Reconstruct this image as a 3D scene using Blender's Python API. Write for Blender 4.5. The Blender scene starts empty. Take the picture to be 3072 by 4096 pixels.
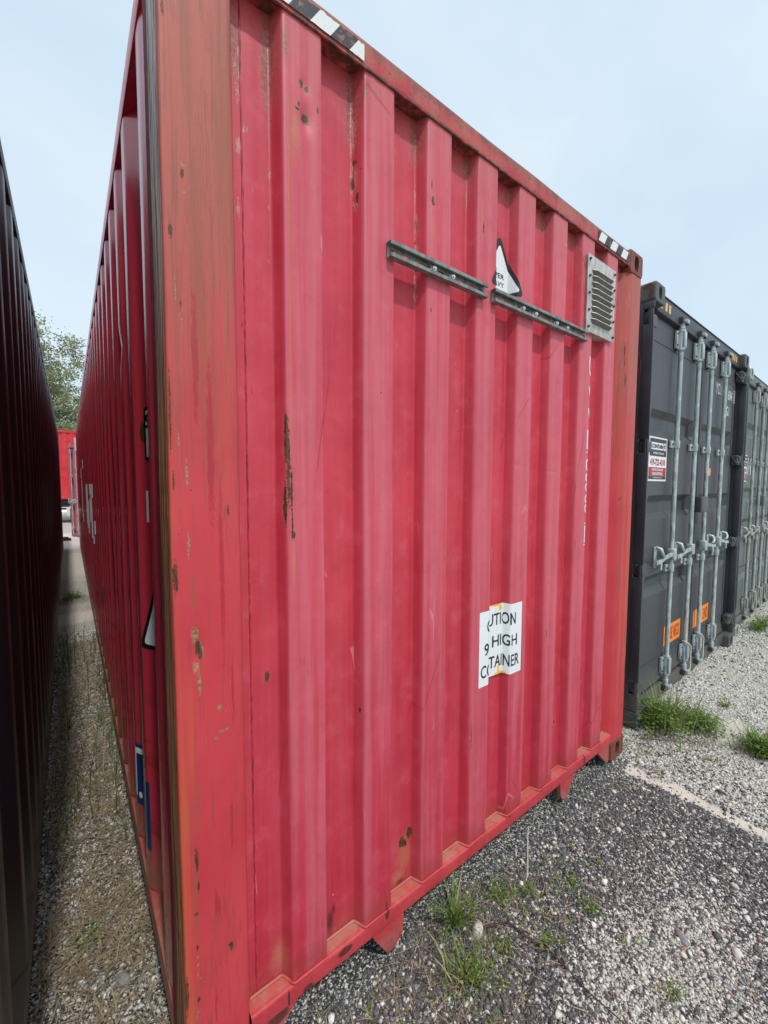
import bpy, bmesh, math, random
import numpy as np
from mathutils import Vector, Matrix, noise as mn
R = math.radians
SC = bpy.context.scene
COL = SC.collection
random.seed(7)
RNG = np.random.default_rng(11)

# ------------------------------------------------------------------ camera
def make_camera():
    cd = bpy.data.cameras.new('camera'); co = bpy.data.objects.new('camera', cd); COL.objects.link(co)
    yaw, pitch, roll = 0.6528, 0.0640, 0.0030
    f = Vector((math.sin(yaw)*math.cos(pitch), math.cos(yaw)*math.cos(pitch), -math.sin(pitch)))
    rt = Vector((math.cos(yaw), -math.sin(yaw), 0)); up = rt.cross(f)
    rt2 = math.cos(roll)*rt + math.sin(roll)*up; up2 = -math.sin(roll)*rt + math.cos(roll)*up
    m = Matrix((rt2, up2, -f)).transposed().to_4x4()
    m.translation = Vector((-0.1799, -1.0317, 1.613))
    co.matrix_world = m
    cd.sensor_fit = 'VERTICAL'; cd.sensor_height = 36; cd.sensor_width = 27
    cd.lens = 36*1648.5/4096
    cd.clip_start = 0.02; cd.clip_end = 1500
    SC.camera = co
make_camera()

# ------------------------------------------------------------------ light
SUN_EL, SUN_AZ = 56.6, 184.5          # compass azimuth from +Y, clockwise
def make_light():
    w = bpy.data.worlds.new('World'); SC.world = w; w.use_nodes = True
    nt = w.node_tree; nt.nodes.clear(); N = nt.nodes.new; L = nt.links.new
    out = N('ShaderNodeOutputWorld'); bg = N('ShaderNodeBackground'); L(bg.outputs[0], out.inputs[0])
    sky = N('ShaderNodeTexSky'); sky.sky_type = 'NISHITA'; sky.sun_disc = False
    sky.sun_elevation = R(SUN_EL); sky.sun_rotation = R(SUN_AZ); sky.dust_density = 4; sky.air_density = 1.2; sky.altitude = 200
    # thin high haze: a pale veil with faint streaky cirrus
    tc = N('ShaderNodeTexCoord'); mp = N('ShaderNodeMapping'); mp.inputs['Scale'].default_value = (1.2, 2.6, 3.2); mp.inputs['Rotation'].default_value = (.2, .3, .5)
    L(tc.outputs['Generated'], mp.inputs[0])
    no = N('ShaderNodeTexNoise'); no.inputs['Scale'].default_value = 1.6; no.inputs['Detail'].default_value = 5; no.inputs['Roughness'].default_value = .5
    L(mp.outputs[0], no.inputs['Vector'])
    cr = N('ShaderNodeValToRGB'); cr.color_ramp.elements[0].position = .3; cr.color_ramp.elements[1].position = .75
    cr.color_ramp.elements[0].color = (6.1, 7.6, 8.9, 1); cr.color_ramp.elements[1].color = (7.3, 8.4, 9.3, 1)
    L(no.outputs[0], cr.inputs[0])
    mx = N('ShaderNodeMix'); mx.data_type = 'RGBA'; mx.inputs[0].default_value = .86
    L(sky.outputs[0], mx.inputs[6]); L(cr.outputs[0], mx.inputs[7])
    L(mx.outputs[2], bg.inputs[0]); bg.inputs[1].default_value = .116
    ld = bpy.data.lights.new('sun', 'SUN'); lo = bpy.data.objects.new('sun', ld); COL.objects.link(lo)
    ld.energy = 2.15; ld.angle = R(2.6); ld.color = (1, .965, .92)
    a = R(SUN_AZ); e = R(SUN_EL)
    d = Vector((math.sin(a)*math.cos(e), math.cos(a)*math.cos(e), math.sin(e)))
    lo.rotation_euler = d.to_track_quat('Z', 'Y').to_euler(); lo.location = d*30
make_light()
SC.view_settings.view_transform = 'Standard'; SC.view_settings.look = 'None'
SC.view_settings.exposure = 0.0; SC.view_settings.gamma = 1
SC.render.film_transparent = False

# ------------------------------------------------------------------ node helpers
class NB:
    def __init__(s, name):
        s.m = bpy.data.materials.new(name); s.m.use_nodes = True; s.t = s.m.node_tree
        s.p = s.t.nodes['Principled BSDF']; s.tc = s.t.nodes.new('ShaderNodeTexCoord'); s.P = s.tc.outputs['Object']
    def n(s, k, **kw):
        x = s.t.nodes.new(k)
        for a, b in kw.items(): setattr(x, a, b)
        return x
    def l(s, a, b): s.t.links.new(a, b)
    def set(s, sock, v):
        if hasattr(v, 'is_output') or isinstance(v, bpy.types.NodeSocket): s.l(v, sock)
        elif isinstance(v, (tuple, list)) and len(v) == 3 and sock.type == 'RGBA': sock.default_value = (*v, 1)
        else: sock.default_value = v
    def math(s, op, a, b=0.0, clamp=False):
        x = s.n('ShaderNodeMath', operation=op, use_clamp=clamp); s.set(x.inputs[0], a); s.set(x.inputs[1], b); return x.outputs[0]
    def mapp(s, scale=(1, 1, 1), loc=(0, 0, 0), rot=(0, 0, 0)):
        x = s.n('ShaderNodeMapping'); s.l(s.P, x.inputs[0]); x.inputs['Scale'].default_value = scale; x.inputs['Location'].default_value = loc
        x.inputs['Rotation'].default_value = rot; return x.outputs[0]
    def noise(s, scale=5, detail=4, rough=.55, vec=None, dist=0):
        x = s.n('ShaderNodeTexNoise'); x.inputs['Scale'].default_value = scale; x.inputs['Detail'].default_value = detail
        x.inputs['Roughness'].default_value = rough; x.inputs['Distortion'].default_value = dist; s.l(vec or s.P, x.inputs['Vector']); return x.outputs[0]
    def rng(s, v, a, b, c=0.0, d=1.0, smooth=True):
        x = s.n('ShaderNodeMapRange'); x.interpolation_type = 'SMOOTHSTEP' if smooth else 'LINEAR'; x.clamp = True if not smooth else True
        s.set(x.inputs[0], v); x.inputs[1].default_value = a; x.inputs[2].default_value = b; x.inputs[3].default_value = c; x.inputs[4].default_value = d; return x.outputs[0]
    def mix(s, f, a, b):
        x = s.n('ShaderNodeMix', data_type='RGBA'); s.set(x.inputs[0], f); s.set(x.inputs[6], a); s.set(x.inputs[7], b); return x.outputs[2]
    def sep(s):
        x = s.n('ShaderNodeSeparateXYZ'); s.l(s.P, x.inputs[0]); return x.outputs
    def bump(s, h, strength=.3, dist=.01):
        x = s.n('ShaderNodeBump'); x.inputs['Strength'].default_value = strength; x.inputs['Distance'].default_value = dist
        s.set(x.inputs['Height'], h); s.l(x.outputs[0], s.p.inputs['Normal'])
    def spots(s, lst, nz, amp=.55, edge=.12):
        """irregular patches at fixed places: (x,y,z,rx,ry,rz)"""
        acc = None
        for (x, y, z, rx, ry, rz) in lst:
            m = s.n('ShaderNodeMapping', vector_type='POINT'); s.l(s.P, m.inputs[0])
            m.inputs['Scale'].default_value = (1/rx, 1/ry, 1/rz); m.inputs['Location'].default_value = (-x/rx, -y/ry, -z/rz)
            v = s.n('ShaderNodeVectorMath', operation='LENGTH'); s.l(m.outputs[0], v.inputs[0])
            q = s.math('SUBTRACT', 1.0, v.outputs['Value'])
            acc = q if acc is None else s.math('MAXIMUM', acc, q)
        j = s.math('ADD', acc, s.math('MULTIPLY', s.math('SUBTRACT', nz, .5), amp*2))
        return s.rng(j, 0, edge)
    def done(s, color, rough=.5, metal=0.0, spec=.5):
        s.set(s.p.inputs['Base Color'], color); s.set(s.p.inputs['Roughness'], rough); s.set(s.p.inputs['Metallic'], metal)
        s.p.inputs['Specular IOR Level'].default_value = spec; return s.m

def simple(name, c, rough=.5, metal=0.0, var=.12, scale=9, spec=.5):
    b = NB(name); n = b.noise(scale, 5)
    c2 = tuple(x*(1-var*2) for x in c); c1 = tuple(min(1, x*(1+var)) for x in c)
    b.bump(b.noise(scale*14, 3), .08, .002)
    return b.done(b.mix(b.rng(n, .3, .7), c2, c1), rough, metal, spec)

RUST = (.10, .040, .018); ORANGE = (.42, .15, .05)
CS0, PITCH, CW, SW, DEP = .287, .2505, .110, .018, .0456      # end wall corrugation

# wear is placed by hand: each list gives patches (x, z, rx, rz) painted into colour attributes of a dense sheet
def wear_field(X, Z, lst):
    lst = [(a, b_, c*.85, d*.95) if c < .02 else (a, b_, c, d) for a, b_, c, d in lst]
    q = np.full(X.shape, -1.5)
    for (x, z, rx, rz) in lst:
        m = (np.abs(X-x) < rx*2.6) & (np.abs(Z-z) < rz*2.6)
        q[m] = np.maximum(q[m], 1-np.sqrt(((X[m]-x)/rx)**2+((Z[m]-z)/rz)**2))
    return q*.25+.5          # stored 0..1, the patch edge is at .5
def dense_sheet(name, P, mats, parent, fields, label=None, flip=False, faces_mat=None):
    """P: (nw, nu, 3) points; fields: list of up to six 0..1 arrays"""
    nw, nu, _ = P.shape; V = P.reshape(-1, 3).astype(np.float32)
    i = np.arange(nu-1)[None, :]+np.arange(nw-1)[:, None]*nu
    F = np.stack([i, i+1, i+1+nu, i+nu], -1).reshape(-1, 4)
    if flip: F = F[:, ::-1]
    me = bpy.data.meshes.new(name); me.vertices.add(len(V)); me.vertices.foreach_set('co', V.ravel()); me.loops.add(F.size); me.loops.foreach_set('vertex_index', np.ascontiguousarray(F).ravel().astype(np.int32))
    me.polygons.add(len(F)); me.polygons.foreach_set('loop_start', np.arange(0, F.size, 4, dtype=np.int32)); me.polygons.foreach_set('loop_total', np.full(len(F), 4, np.int32))
    me.update(); me.polygons.foreach_set('use_smooth', np.ones(len(F), bool))
    for m in mats: me.materials.append(m)
    if faces_mat is not None: me.polygons.foreach_set('material_index', faces_mat.ravel().astype(np.int32))
    for k, nm in enumerate(('WearA', 'WearB')):
        c = np.ones((len(V), 4), np.float32)
        for j in range(3):
            if k*3+j < len(fields): c[:, j] = fields[k*3+j].ravel()
        me.color_attributes.new(nm, 'FLOAT_COLOR', 'POINT').data.foreach_set('color', c.ravel())
    return link(name, me, parent, label)
def wear_masks(b, nz, nz2):
    out = []
    for nm in ('WearA', 'WearB'):
        a = b.n('ShaderNodeVertexColor'); a.layer_name = nm; s = b.n('ShaderNodeSeparateColor'); b.l(a.outputs[0], s.inputs[0]); out += list(s.outputs)[:3]
    def mask(k, amp, edge, n=None):
        q = b.math('ADD', b.math('MULTIPLY', b.math('SUBTRACT', out[k], .5), 4), b.math('MULTIPLY', b.math('SUBTRACT', n or nz, .5), amp*2))
        return b.rng(q, 0, edge)
    return mask

def mat_end_wall():
    b = NB('red_end_wall_paint'); X, Y, Z = b.sep()
    big = b.noise(1.7, 4, .6); mid = b.noise(7, 5, .6)
    streak = b.noise(1, 6, .62, b.mapp((34, 34, .9)))
    fine = b.noise(1, 5, .7, b.mapp((130, 130, 5)))
    nz = b.noise(120, 6, .8); nz2 = b.noise(1, 6, .8, b.mapp((210, 210, 40))); nm = b.noise(14, 6, .7)
    mask = wear_masks(b, nz, nz2)
    col = b.mix(b.rng(b.math('ADD', b.math('MULTIPLY', big, .6), b.math('MULTIPLY', mid, .4)), .3, .7), (.50, .027, .050), (.62, .045, .076))
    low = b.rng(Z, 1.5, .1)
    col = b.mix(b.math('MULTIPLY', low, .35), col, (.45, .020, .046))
    proud = b.rng(Y, .020, .004)
    chalk = b.math('MULTIPLY', b.rng(streak, .32, .72), b.math('ADD', b.math('MULTIPLY', proud, .20), .10))
    chalk = b.math('ADD', chalk, b.math('MULTIPLY', b.math('MULTIPLY', proud, .13), b.rng(Z, .2, 1.4)))
    col = b.mix(chalk, col, (.70, .26, .31))
    col = b.mix(b.math('MULTIPLY', b.rng(fine, .60, .78), .25), col, (.35, .02, .035))
    topw = b.math('MULTIPLY', b.rng(b.math('ADD', Z, b.math('MULTIPLY', nz, .5)), 2.80, 3.20), .45)
    col = b.mix(topw, col, (.42, .16, .13))
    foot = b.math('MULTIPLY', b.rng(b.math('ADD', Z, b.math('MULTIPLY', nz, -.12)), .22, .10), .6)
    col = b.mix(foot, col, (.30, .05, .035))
    stain = mask(2, .9, .9); col = b.mix(b.math('MULTIPLY', stain, .8), col, b.mix(b.rng(nz, .4, .6), (.11, .045, .035), (.38, .16, .12)))
    fl = mask(3, 1.5, .4); col = b.mix(b.math('MULTIPLY', fl, .75), col, b.mix(b.rng(nz2, .45, .55), (.26, .08, .06), (.60, .32, .26)))
    og = mask(1, .9, 1.0, nz2); col = b.mix(b.math('MULTIPLY', og, .55), col, (.50, .22, .10))
    halo = b.rng(b.math('ADD', mask(0, 0, 1.0), 0), 0, 1)
    rm = mask(0, 1.3, .25)
    hl = mask(4, 1.4, .6); col = b.mix(b.math('MULTIPLY', hl, .38), col, b.mix(b.rng(nz2, .4, .6), (.30, .06, .04), (.62, .28, .20)))
    col = b.mix(b.math('MULTIPLY', b.rng(nm, .50, .72), .22), col, (.66, .17, .22)); col = b.mix(b.math('MULTIPLY', b.rng(nm, .46, .30), .20), col, (.40, .018, .04))
    col = b.mix(rm, col, b.mix(b.rng(nz2, .4, .65), (.045, .020, .012), (.19, .070, .026)))
    col = b.mix(b.math('MULTIPLY', mask(5, .35, .9), .8), col, (.030, .016, .018))
    v = b.n('ShaderNodeTexVoronoi'); v.inputs['Scale'].default_value = 13; b.l(b.P, v.inputs['Vector'])
    sepc = b.n('ShaderNodeSeparateColor'); b.l(v.outputs['Color'], sepc.inputs[0])
    chip = b.math('MULTIPLY', b.rng(b.math('ADD', v.outputs['Distance'], b.math('MULTIPLY', nz, .05)), .075, .045), b.rng(sepc.outputs[0], .66, .68))
    col = b.mix(b.math('MULTIPLY', chip, .8), col, b.mix(b.rng(sepc.outputs[1], .55, .6), (.12, .03, .022), (.72, .40, .38)))
    sc = b.n('ShaderNodeTexVoronoi', feature='DISTANCE_TO_EDGE'); sc.inputs['Scale'].default_value = 1.6
    b.l(b.mapp((1, 1, .35), rot=(0, .35, 0)), sc.inputs['Vector'])
    scr = b.math('MULTIPLY', b.rng(sc.outputs['Distance'], .004, .0015), b.rng(b.noise(3.1, 2), .54, .60))
    col = b.mix(b.math('MULTIPLY', scr, .5), col, (.30, .02, .03))
    run = b.math('MULTIPLY', b.rng(b.noise(1, 5, .75, b.mapp((75, 75, 1.1))), .60, .70), b.rng(nm, .42, .60)); col = b.mix(b.math('MULTIPLY', run, .34), col, (.34, .10, .07))
    sc2 = b.n('ShaderNodeTexVoronoi', feature='DISTANCE_TO_EDGE'); sc2.inputs['Scale'].default_value = 3.1; b.l(b.mapp((1, 1, .22), (3, 0, 1), (0, -.22, 0)), sc2.inputs['Vector'])
    col = b.mix(b.math('MULTIPLY', b.math('MULTIPLY', b.rng(sc2.outputs['Distance'], .005, .002), b.rng(b.noise(5, 3), .57, .64)), .5), col, (.74, .30, .33))
    rough = b.rng(streak, .3, .7, .36, .54)
    b.bump(b.math('ADD', b.math('MULTIPLY', nz, .25), b.math('MULTIPLY', rm, -.6)), .25, .003)
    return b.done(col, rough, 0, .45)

def mat_post():
    b = NB('weathered_red_post_paint'); X, Y, Z = b.sep()
    s1 = b.noise(1, 6, .62, b.mapp((26, 26, 1.1))); s2 = b.noise(1, 5, .7, b.mapp((110, 110, 3.2))); big = b.noise(2.2, 4)
    nz = b.noise(130, 6, .8); nz2 = b.noise(1, 6, .8, b.mapp((230, 230, 34))); s3 = b.noise(1, 6, .75, b.mapp((55, 55, 7)))
    mask = wear_masks(b, nz, nz2)
    col = b.mix(b.rng(big, .3, .7), (.54, .034, .052), (.62, .062, .072))
    up = b.rng(Z, 1.3, 2.45)
    f = b.math('MULTIPLY', b.rng(b.math('ADD', s1, b.math('MULTIPLY', up, .24)), .46, .70), b.math('ADD', b.math('MULTIPLY', up, .66), .08))
    col = b.mix(f, col, (.40, .125, .085))
    col = b.mix(b.math('MULTIPLY', b.rng(s2, .50, .60), b.math('MULTIPLY', up, .55)), col, (.24, .10, .08)); col = b.mix(b.math('MULTIPLY', b.rng(s3, .56, .66), b.math('MULTIPLY', up, .5)), col, (.48, .24, .18))
    # dark feathery streaks where the top coat wore through
    blot = b.math('MULTIPLY', b.rng(s3, .53, .60), b.rng(s1, .42, .54))
    col = b.mix(b.math('MULTIPLY', blot, .50), col, (.30, .055, .045))
    col = b.mix(b.math('MULTIPLY', b.rng(s2, .53, .68), .50), col, (.26, .065, .05))
    og = mask(1, 1.0, .9, s2); col = b.mix(b.math('MULTIPLY', og, .80), col, b.mix(b.rng(s3, .4, .6), (.58, .085, .035), (.50, .12, .045)))
    br = mask(2, 1.2, .9, nz2); col = b.mix(b.math('MULTIPLY', br, .62), col, (.30, .09, .05))
    pm = mask(3, 1.6, .35, nz2); col = b.mix(pm, col, b.mix(b.rng(nz, .4, .6), (.22, .09, .04), (.52, .26, .15)))
    cr = mask(4, 1.4, .5, nz2); col = b.mix(b.math('MULTIPLY', cr, .55), col, (.36, .008, .025))
    rm = mask(0, 1.2, .3); col = b.mix(rm, col, b.mix(b.rng(nz2, .4, .6), (.040, .020, .012), (.17, .065, .025)))
    b.bump(b.math('ADD', b.math('MULTIPLY', s2, .35), b.math('ADD', b.math('MULTIPLY', rm, -.5), b.math('MULTIPLY', pm, -.3))), .3, .003)
    return b.done(col, .55, 0, .4)
WALL_RUST = [(.286, 1.74, .005, .085), (.291, 1.66, .006, .12), (.299, 1.60, .0045, .07), (.284, 1.56, .004, .07), (.300, 1.51, .0035, .06), (.302, 1.478, .008, .014), (.239, 1.084, .009, .018), (.338, 2.655, .006, .014), (.352, 2.645, .010, .010), (.330, 2.60, .005, .008), (.348, 2.572, .013, .016), (.325, 2.585, .010, .004),
  (.812, 2.552, .007, .018), (.818, 2.545, .008, .005), (.806, 2.60, .0035, .02), (.806, 2.20, .004, .010), (.728, .330, .018, .024), (.742, .318, .012, .018), (.762, .348, .014, .026), (1.068, 2.56, .0045, .03), (.186, 2.02, .003, .010), (.225, 2.28, .003, .003), (.228, 2.12, .003, .003), (1.80, 1.33, .0035, .05), (1.565, .92, .004, .03), (1.048, .62, .0035, .08), (.207, 1.86, .003, .02), (1.70, .37, .010, .012), (1.73, .42, .009, .010), (1.72, .395, .006, .015),
  (.53, .90, .003, .01), (2.09, 1.45, .004, .006), (1.30, 1.30, .003, .005), (.60, 1.9, .003, .004), (.385, 2.61, .004, .014), (.384, 2.575, .003, .008), (.768, 2.42, .004, .006), (.772, 2.37, .003, .005), (.770, 2.33, .004, .007), (.519, 2.50, .006, .02), (.523, 2.56, .004, .012), (.527, 2.46, .003, .02), (.63, 1.10, .003, .004), (.95, 1.6, .003, .004), (1.46, 1.75, .003, .004), (1.99, 1.15, .003, .004), (.66, 1.38, .004, .03), (.652, 1.36, .003, .012)]
WALL_F = [WALL_RUST,
  [(.812, 2.45, .008, .10), (.806, 2.14, .010, .05), (.303, 1.40, .010, .09), (.318, 2.53, .022, .10), (.297, 2.35, .006, .5), (.297, 1.75, .004, .5), (1.062, 2.6, .010, .12), (1.30, 2.55, .010, .05), (1.811, 2.62, .010, .11), (.74, .27, .05, .09), (1.71, .40, .035, .09), (1.70, .28, .02, .03), (.299, 2.45, .005, .45), (.299, 2.0, .003, .4), (.26, .24, .03, .08), (.71, .21, .05, .04)],
  [(CS0+k*PITCH-.026, 2.80-(.20, .15, .11, .07, .05, .06, .05, .04)[k]*.55, .026, (.20, .15, .11, .07, .05, .06, .05, .04)[k]) for k in range(8)]+[(.178, 2.70, .022, .12), (CS0+.006, 2.72, .014, .07), (CS0+PITCH+.004, 2.75, .010, .04)],
  [(.263, 2.42, .006, .018), (.262, 2.34, .005, .012), (.260, 2.2, .004, .01), (.518, 2.64, .010, .07), (.520, 2.52, .009, .06), (.524, 2.44, .006, .02), (.768, 2.58, .004, .05), (.769, 2.48, .007, .05), (.771, 2.38, .006, .05), (.769, 2.27, .006, .06), (1.018, 2.66, .004, .05), (.188, 2.62, .012, .08), (.186, 2.45, .010, .03), (.182, 2.3, .005, .03), (.20, 2.5, .012, .012), (.22, 2.36, .005, .006), (1.27, 2.35, .003, .04)],
  [(x, z, rx*1.45+.002, rz*1.18+.003) for (x, z, rx, rz) in WALL_RUST[:20]],
  [(.432, .225, .020, .060), (.445, .26, .012, .03), (.628, .19, .007, .025), (1.955, .25, .010, .04), (.72, .185, .03, .012)]]
POST_F = [[(.052, 1.222, .009, .024), (.057, 1.205, .006, .02), (.008, 1.40, .007, .045), (.006, 1.78, .0035, .12), (.016, 2.17, .006, .020), (.018, 1.50, .003, .004), (.043, 2.30, .005, .014), (.128, 1.55, .004, .020), (.11, .42, .010, .006), (.114, .41, .005, .018), (.030, .47, .004, .012), (.10, .13, .006, .02), (.106, .11, .004, .014), (.115, .16, .003, .012), (.035, .70, .006, .04), (.037, .63, .004, .02), (.004, .36, .005, .06), (.012, 2.62, .004, .02), (.032, 2.02, .003, .018), (.010, 1.62, .003, .03), (.045, 1.60, .003, .004), (.03, .56, .007, .006), (.03, .33, .005, .010), (.028, .22, .007, .008)],
  [(.006, .65, .020, .9), (.010, .20, .024, .4), (.0, 1.5, .014, .5), (.03, 1.02, .012, .2)],
  [(.026, 2.2, .006, .55), (.020, 1.92, .005, .12), (.145, 2.5, .014, .5), (.06, 2.6, .02, .3), (.030, .60, .012, .30), (.026, .25, .012, .2), (.045, 1.36, .012, .08), (.040, .85, .010, .15), (.07, 2.1, .03, .5), (.13, 2.45, .03, .4), (.10, 1.9, .012, .3)],
  [(.046, 1.258, .010, .026), (.058, 1.218, .010, .022), (.046, 1.180, .008, .018), (.098, 1.062, .008, .009), (.112, 1.050, .003, .006), (.102, 1.000, .010, .005), (.088, .987, .005, .007), (.115, 1.003, .004, .006), (.030, 1.995, .0025, .008), (.034, 1.985, .003, .004), (.0345, 1.97, .0025, .012), (.038, 1.64, .004, .045), (.038, 1.47, .004, .040), (.052, 1.14, .005, .04), (.045, 2.32, .009, .006), (.045, 2.262, .006, .004), (.022, 1.72, .002, .05), (.022, 2.05, .0018, .05), (.03, .445, .004, .004), (.032, .425, .006, .004), (.03, .40, .003, .012), (.036, .385, .005, .004), (.03, .30, .006, .004), (.026, .285, .003, .010)],
  [(.072, .28, .004, .07), (.078, .56, .006, .05), (.085, .54, .004, .04), (.12, .75, .005, .10), (.09, 1.7, .012, .25), (.06, 1.9, .010, .2), (.11, 1.4, .008, .3), (.13, 1.1, .005, .12)], []]
POSTR_F = [[(.142, 1.539, .008, .010), (.146, 2.36, .005, .05), (.144, 2.30, .004, .03), (.138, 2.2, .005, .05), (.028, 1.9, .003, .04), (.033, .75, .004, .12), (.018, .52, .005, .09), (.048, .62, .003, .05), (.06, 1.2, .003, .01), (.03, .3, .006, .02), (.05, 1.05, .004, .006)],
  [(.03, 1.2, .03, 1.3), (.10, .8, .015, .8)], [(.13, 1.3, .014, 1.3), (.05, 2.3, .012, .4), (.02, 1.0, .006, .8)],
  [(.05, 2.1, .003, .03), (.06, .9, .003, .04), (.02, 1.6, .002, .05)], [(.08, 1.6, .008, .6), (.07, .6, .008, .3)], []]

def mat_post_side():
    b = NB('bare_rusted_post_flank'); X, Y, Z = b.sep()
    g = b.noise(1, 7, .8, b.mapp((100, 75, 2.6))); g2 = b.noise(1, 4, .6, b.mapp((40, 40, 1.5)))
    col = b.mix(b.rng(g, .38, .62), (.06, .026, .013), (.54, .23, .105))
    col2 = b.mix(b.rng(g, .40, .60), (.14, .09, .085), (.86, .76, .72))
    col = b.mix(b.rng(b.math('ADD', Z, b.math('MULTIPLY', g2, .5)), 1.95, 2.75), col, col2)
    col = b.mix(b.rng(b.math('ADD', Y, b.math('MULTIPLY', g2, .02)), .125, .135), col, (.20, .012, .026))
    b.bump(g, .5, .004)
    return b.done(col, .7, 0, .3)

def mat_side():
    b = NB('dull_red_side_paint'); X, Y, Z = b.sep()
    s = b.noise(1, 5, .6, b.mapp((14, 14, .8))); nz = b.noise(26, 5, .7)
    col = b.mix(b.rng(s, .3, .7), (.58, .036, .062), (.70, .060, .095))
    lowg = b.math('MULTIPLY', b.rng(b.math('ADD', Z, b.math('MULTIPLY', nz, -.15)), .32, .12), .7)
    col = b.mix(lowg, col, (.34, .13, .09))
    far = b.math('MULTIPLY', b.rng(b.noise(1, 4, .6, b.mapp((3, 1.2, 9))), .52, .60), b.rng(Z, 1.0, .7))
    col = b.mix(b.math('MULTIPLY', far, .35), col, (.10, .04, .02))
    # two long scrapes down the flat margin, bright bare primer
    def line(y0, wob, w):
        yy = b.math('ADD', Y, b.math('MULTIPLY', b.math('SUBTRACT', b.noise(1.1, 2, .5, b.mapp((0, 0, 1), (wob, 0, 0))), .5), .05))
        return b.math('MULTIPLY', b.rng(b.math('ABSOLUTE', b.math('SUBTRACT', yy, y0)), w, w*.5), b.math('MULTIPLY', b.rng(Z, 1.98, 1.9), b.rng(Z, .35, .42)))
    sc = b.math('MAXIMUM', line(.195, 3.1, .0035), line(.165, 3.1, .0025))
    sc = b.math('MULTIPLY', sc, b.rng(X, .02, .004))
    col = b.mix(b.math('MULTIPLY', sc, .85), col, (.60, .30, .24))
    v = b.spots([(.0, .56, 1.79, .05, .02, .05), (0, .30, 1.0, .02, .012, .05), (.0, .66, 1.9, .05, .006, .03)], nz, .6, .2)
    col = b.mix(v, col, RUST)
    b.bump(nz, .08, .002)
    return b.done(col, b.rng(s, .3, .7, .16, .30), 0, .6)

def mat_rail():
    b = NB('worn_red_rail_paint'); X, Y, Z = b.sep()
    n = b.noise(9, 6, .7); nz = b.noise(36, 6, .7); s = b.noise(1, 5, .7, b.mapp((40, 40, 5)))
    col = b.mix(b.rng(n, .3, .7), (.47, .034, .048), (.57, .065, .074))
    # header: brown weathering that runs down from its upper edge
    t = b.math('MULTIPLY', b.rng(b.math('ADD', Z, b.math('MULTIPLY', s, .11)), 2.885, 2.925), .8)
    col = b.mix(t, col, (.12, .06, .045))
    t2 = b.math('MULTIPLY', b.rng(Z, 2.5, 2.6), b.rng(n, .38, .62))
    col = b.mix(b.math('MULTIPLY', t2, .6), col, (.40, .15, .10))
    lip = b.math('MULTIPLY', b.rng(Z, 2.814, 2.806), b.rng(Z, 2.5, 2.6)); col = b.mix(b.math('MULTIPLY', lip, b.rng(nz, .35, .55)), col, (.10, .045, .03))
    # sill: orange grime on the ledge
    lg = b.math('MULTIPLY', b.math('MULTIPLY', b.rng(Z, .30, .25), b.rng(b.math('ADD', Y, b.math('MULTIPLY', nz, .012)), .006, .022)), .8)
    col = b.mix(lg, col, b.mix(b.rng(n, .35, .65), (.48, .09, .07), (.42, .22, .16)))
    ru = b.spots([(.27, 0, .14, .004, .03, .03), (.46, 0, .15, .03, .03, .014), (.33, 0, .12, .02, .03, .02), (.628, 0, .162, .010, .03, .022), (1.965, 0, .15, .012, .03, .025), (1.56, .02, .17, .02, .05, .01), (.24, 0, .10, .04, .05, .025), (1.31, 0, .165, .012, .03, .006)], nz, .5, .3)
    col = b.mix(b.math('MULTIPLY', ru, .85), col, (.05, .02, .018))
    sm = b.math('MULTIPLY', b.rng(nz, .57, .64), b.rng(Z, 2.5, 2.6)); col = b.mix(b.math('MULTIPLY', sm, .7), col, RUST); col = b.mix(b.math('MULTIPLY', b.rng(s, .56, .66), .4), col, (.26, .06, .05))
    ft = b.math('MULTIPLY', b.rng(b.math('ADD', Z, b.math('MULTIPLY', nz, .05)), .135, .06), b.rng(nz, .35, .60)); col = b.mix(b.math('MULTIPLY', ft, .75), col, b.mix(b.rng(n, .4, .6), (.30, .24, .19), (.20, .07, .045)))
    b.bump(nz, .25, .003)
    return b.done(col, .48, 0, .45)

def mat_casting(name, base, rustf):
    b = NB(name); n = b.noise(22, 6, .7); n2 = b.noise(6, 4)
    col = b.mix(b.rng(n2, .3, .7), tuple(c*.8 for c in base), base)
    col = b.mix(b.math('MULTIPLY', b.rng(n, .62-rustf*.3, .68-rustf*.25), .85), col, (.15, .05, .03))
    b.bump(n, .4, .004); return b.done(col, .65, 0, .4)

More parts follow.
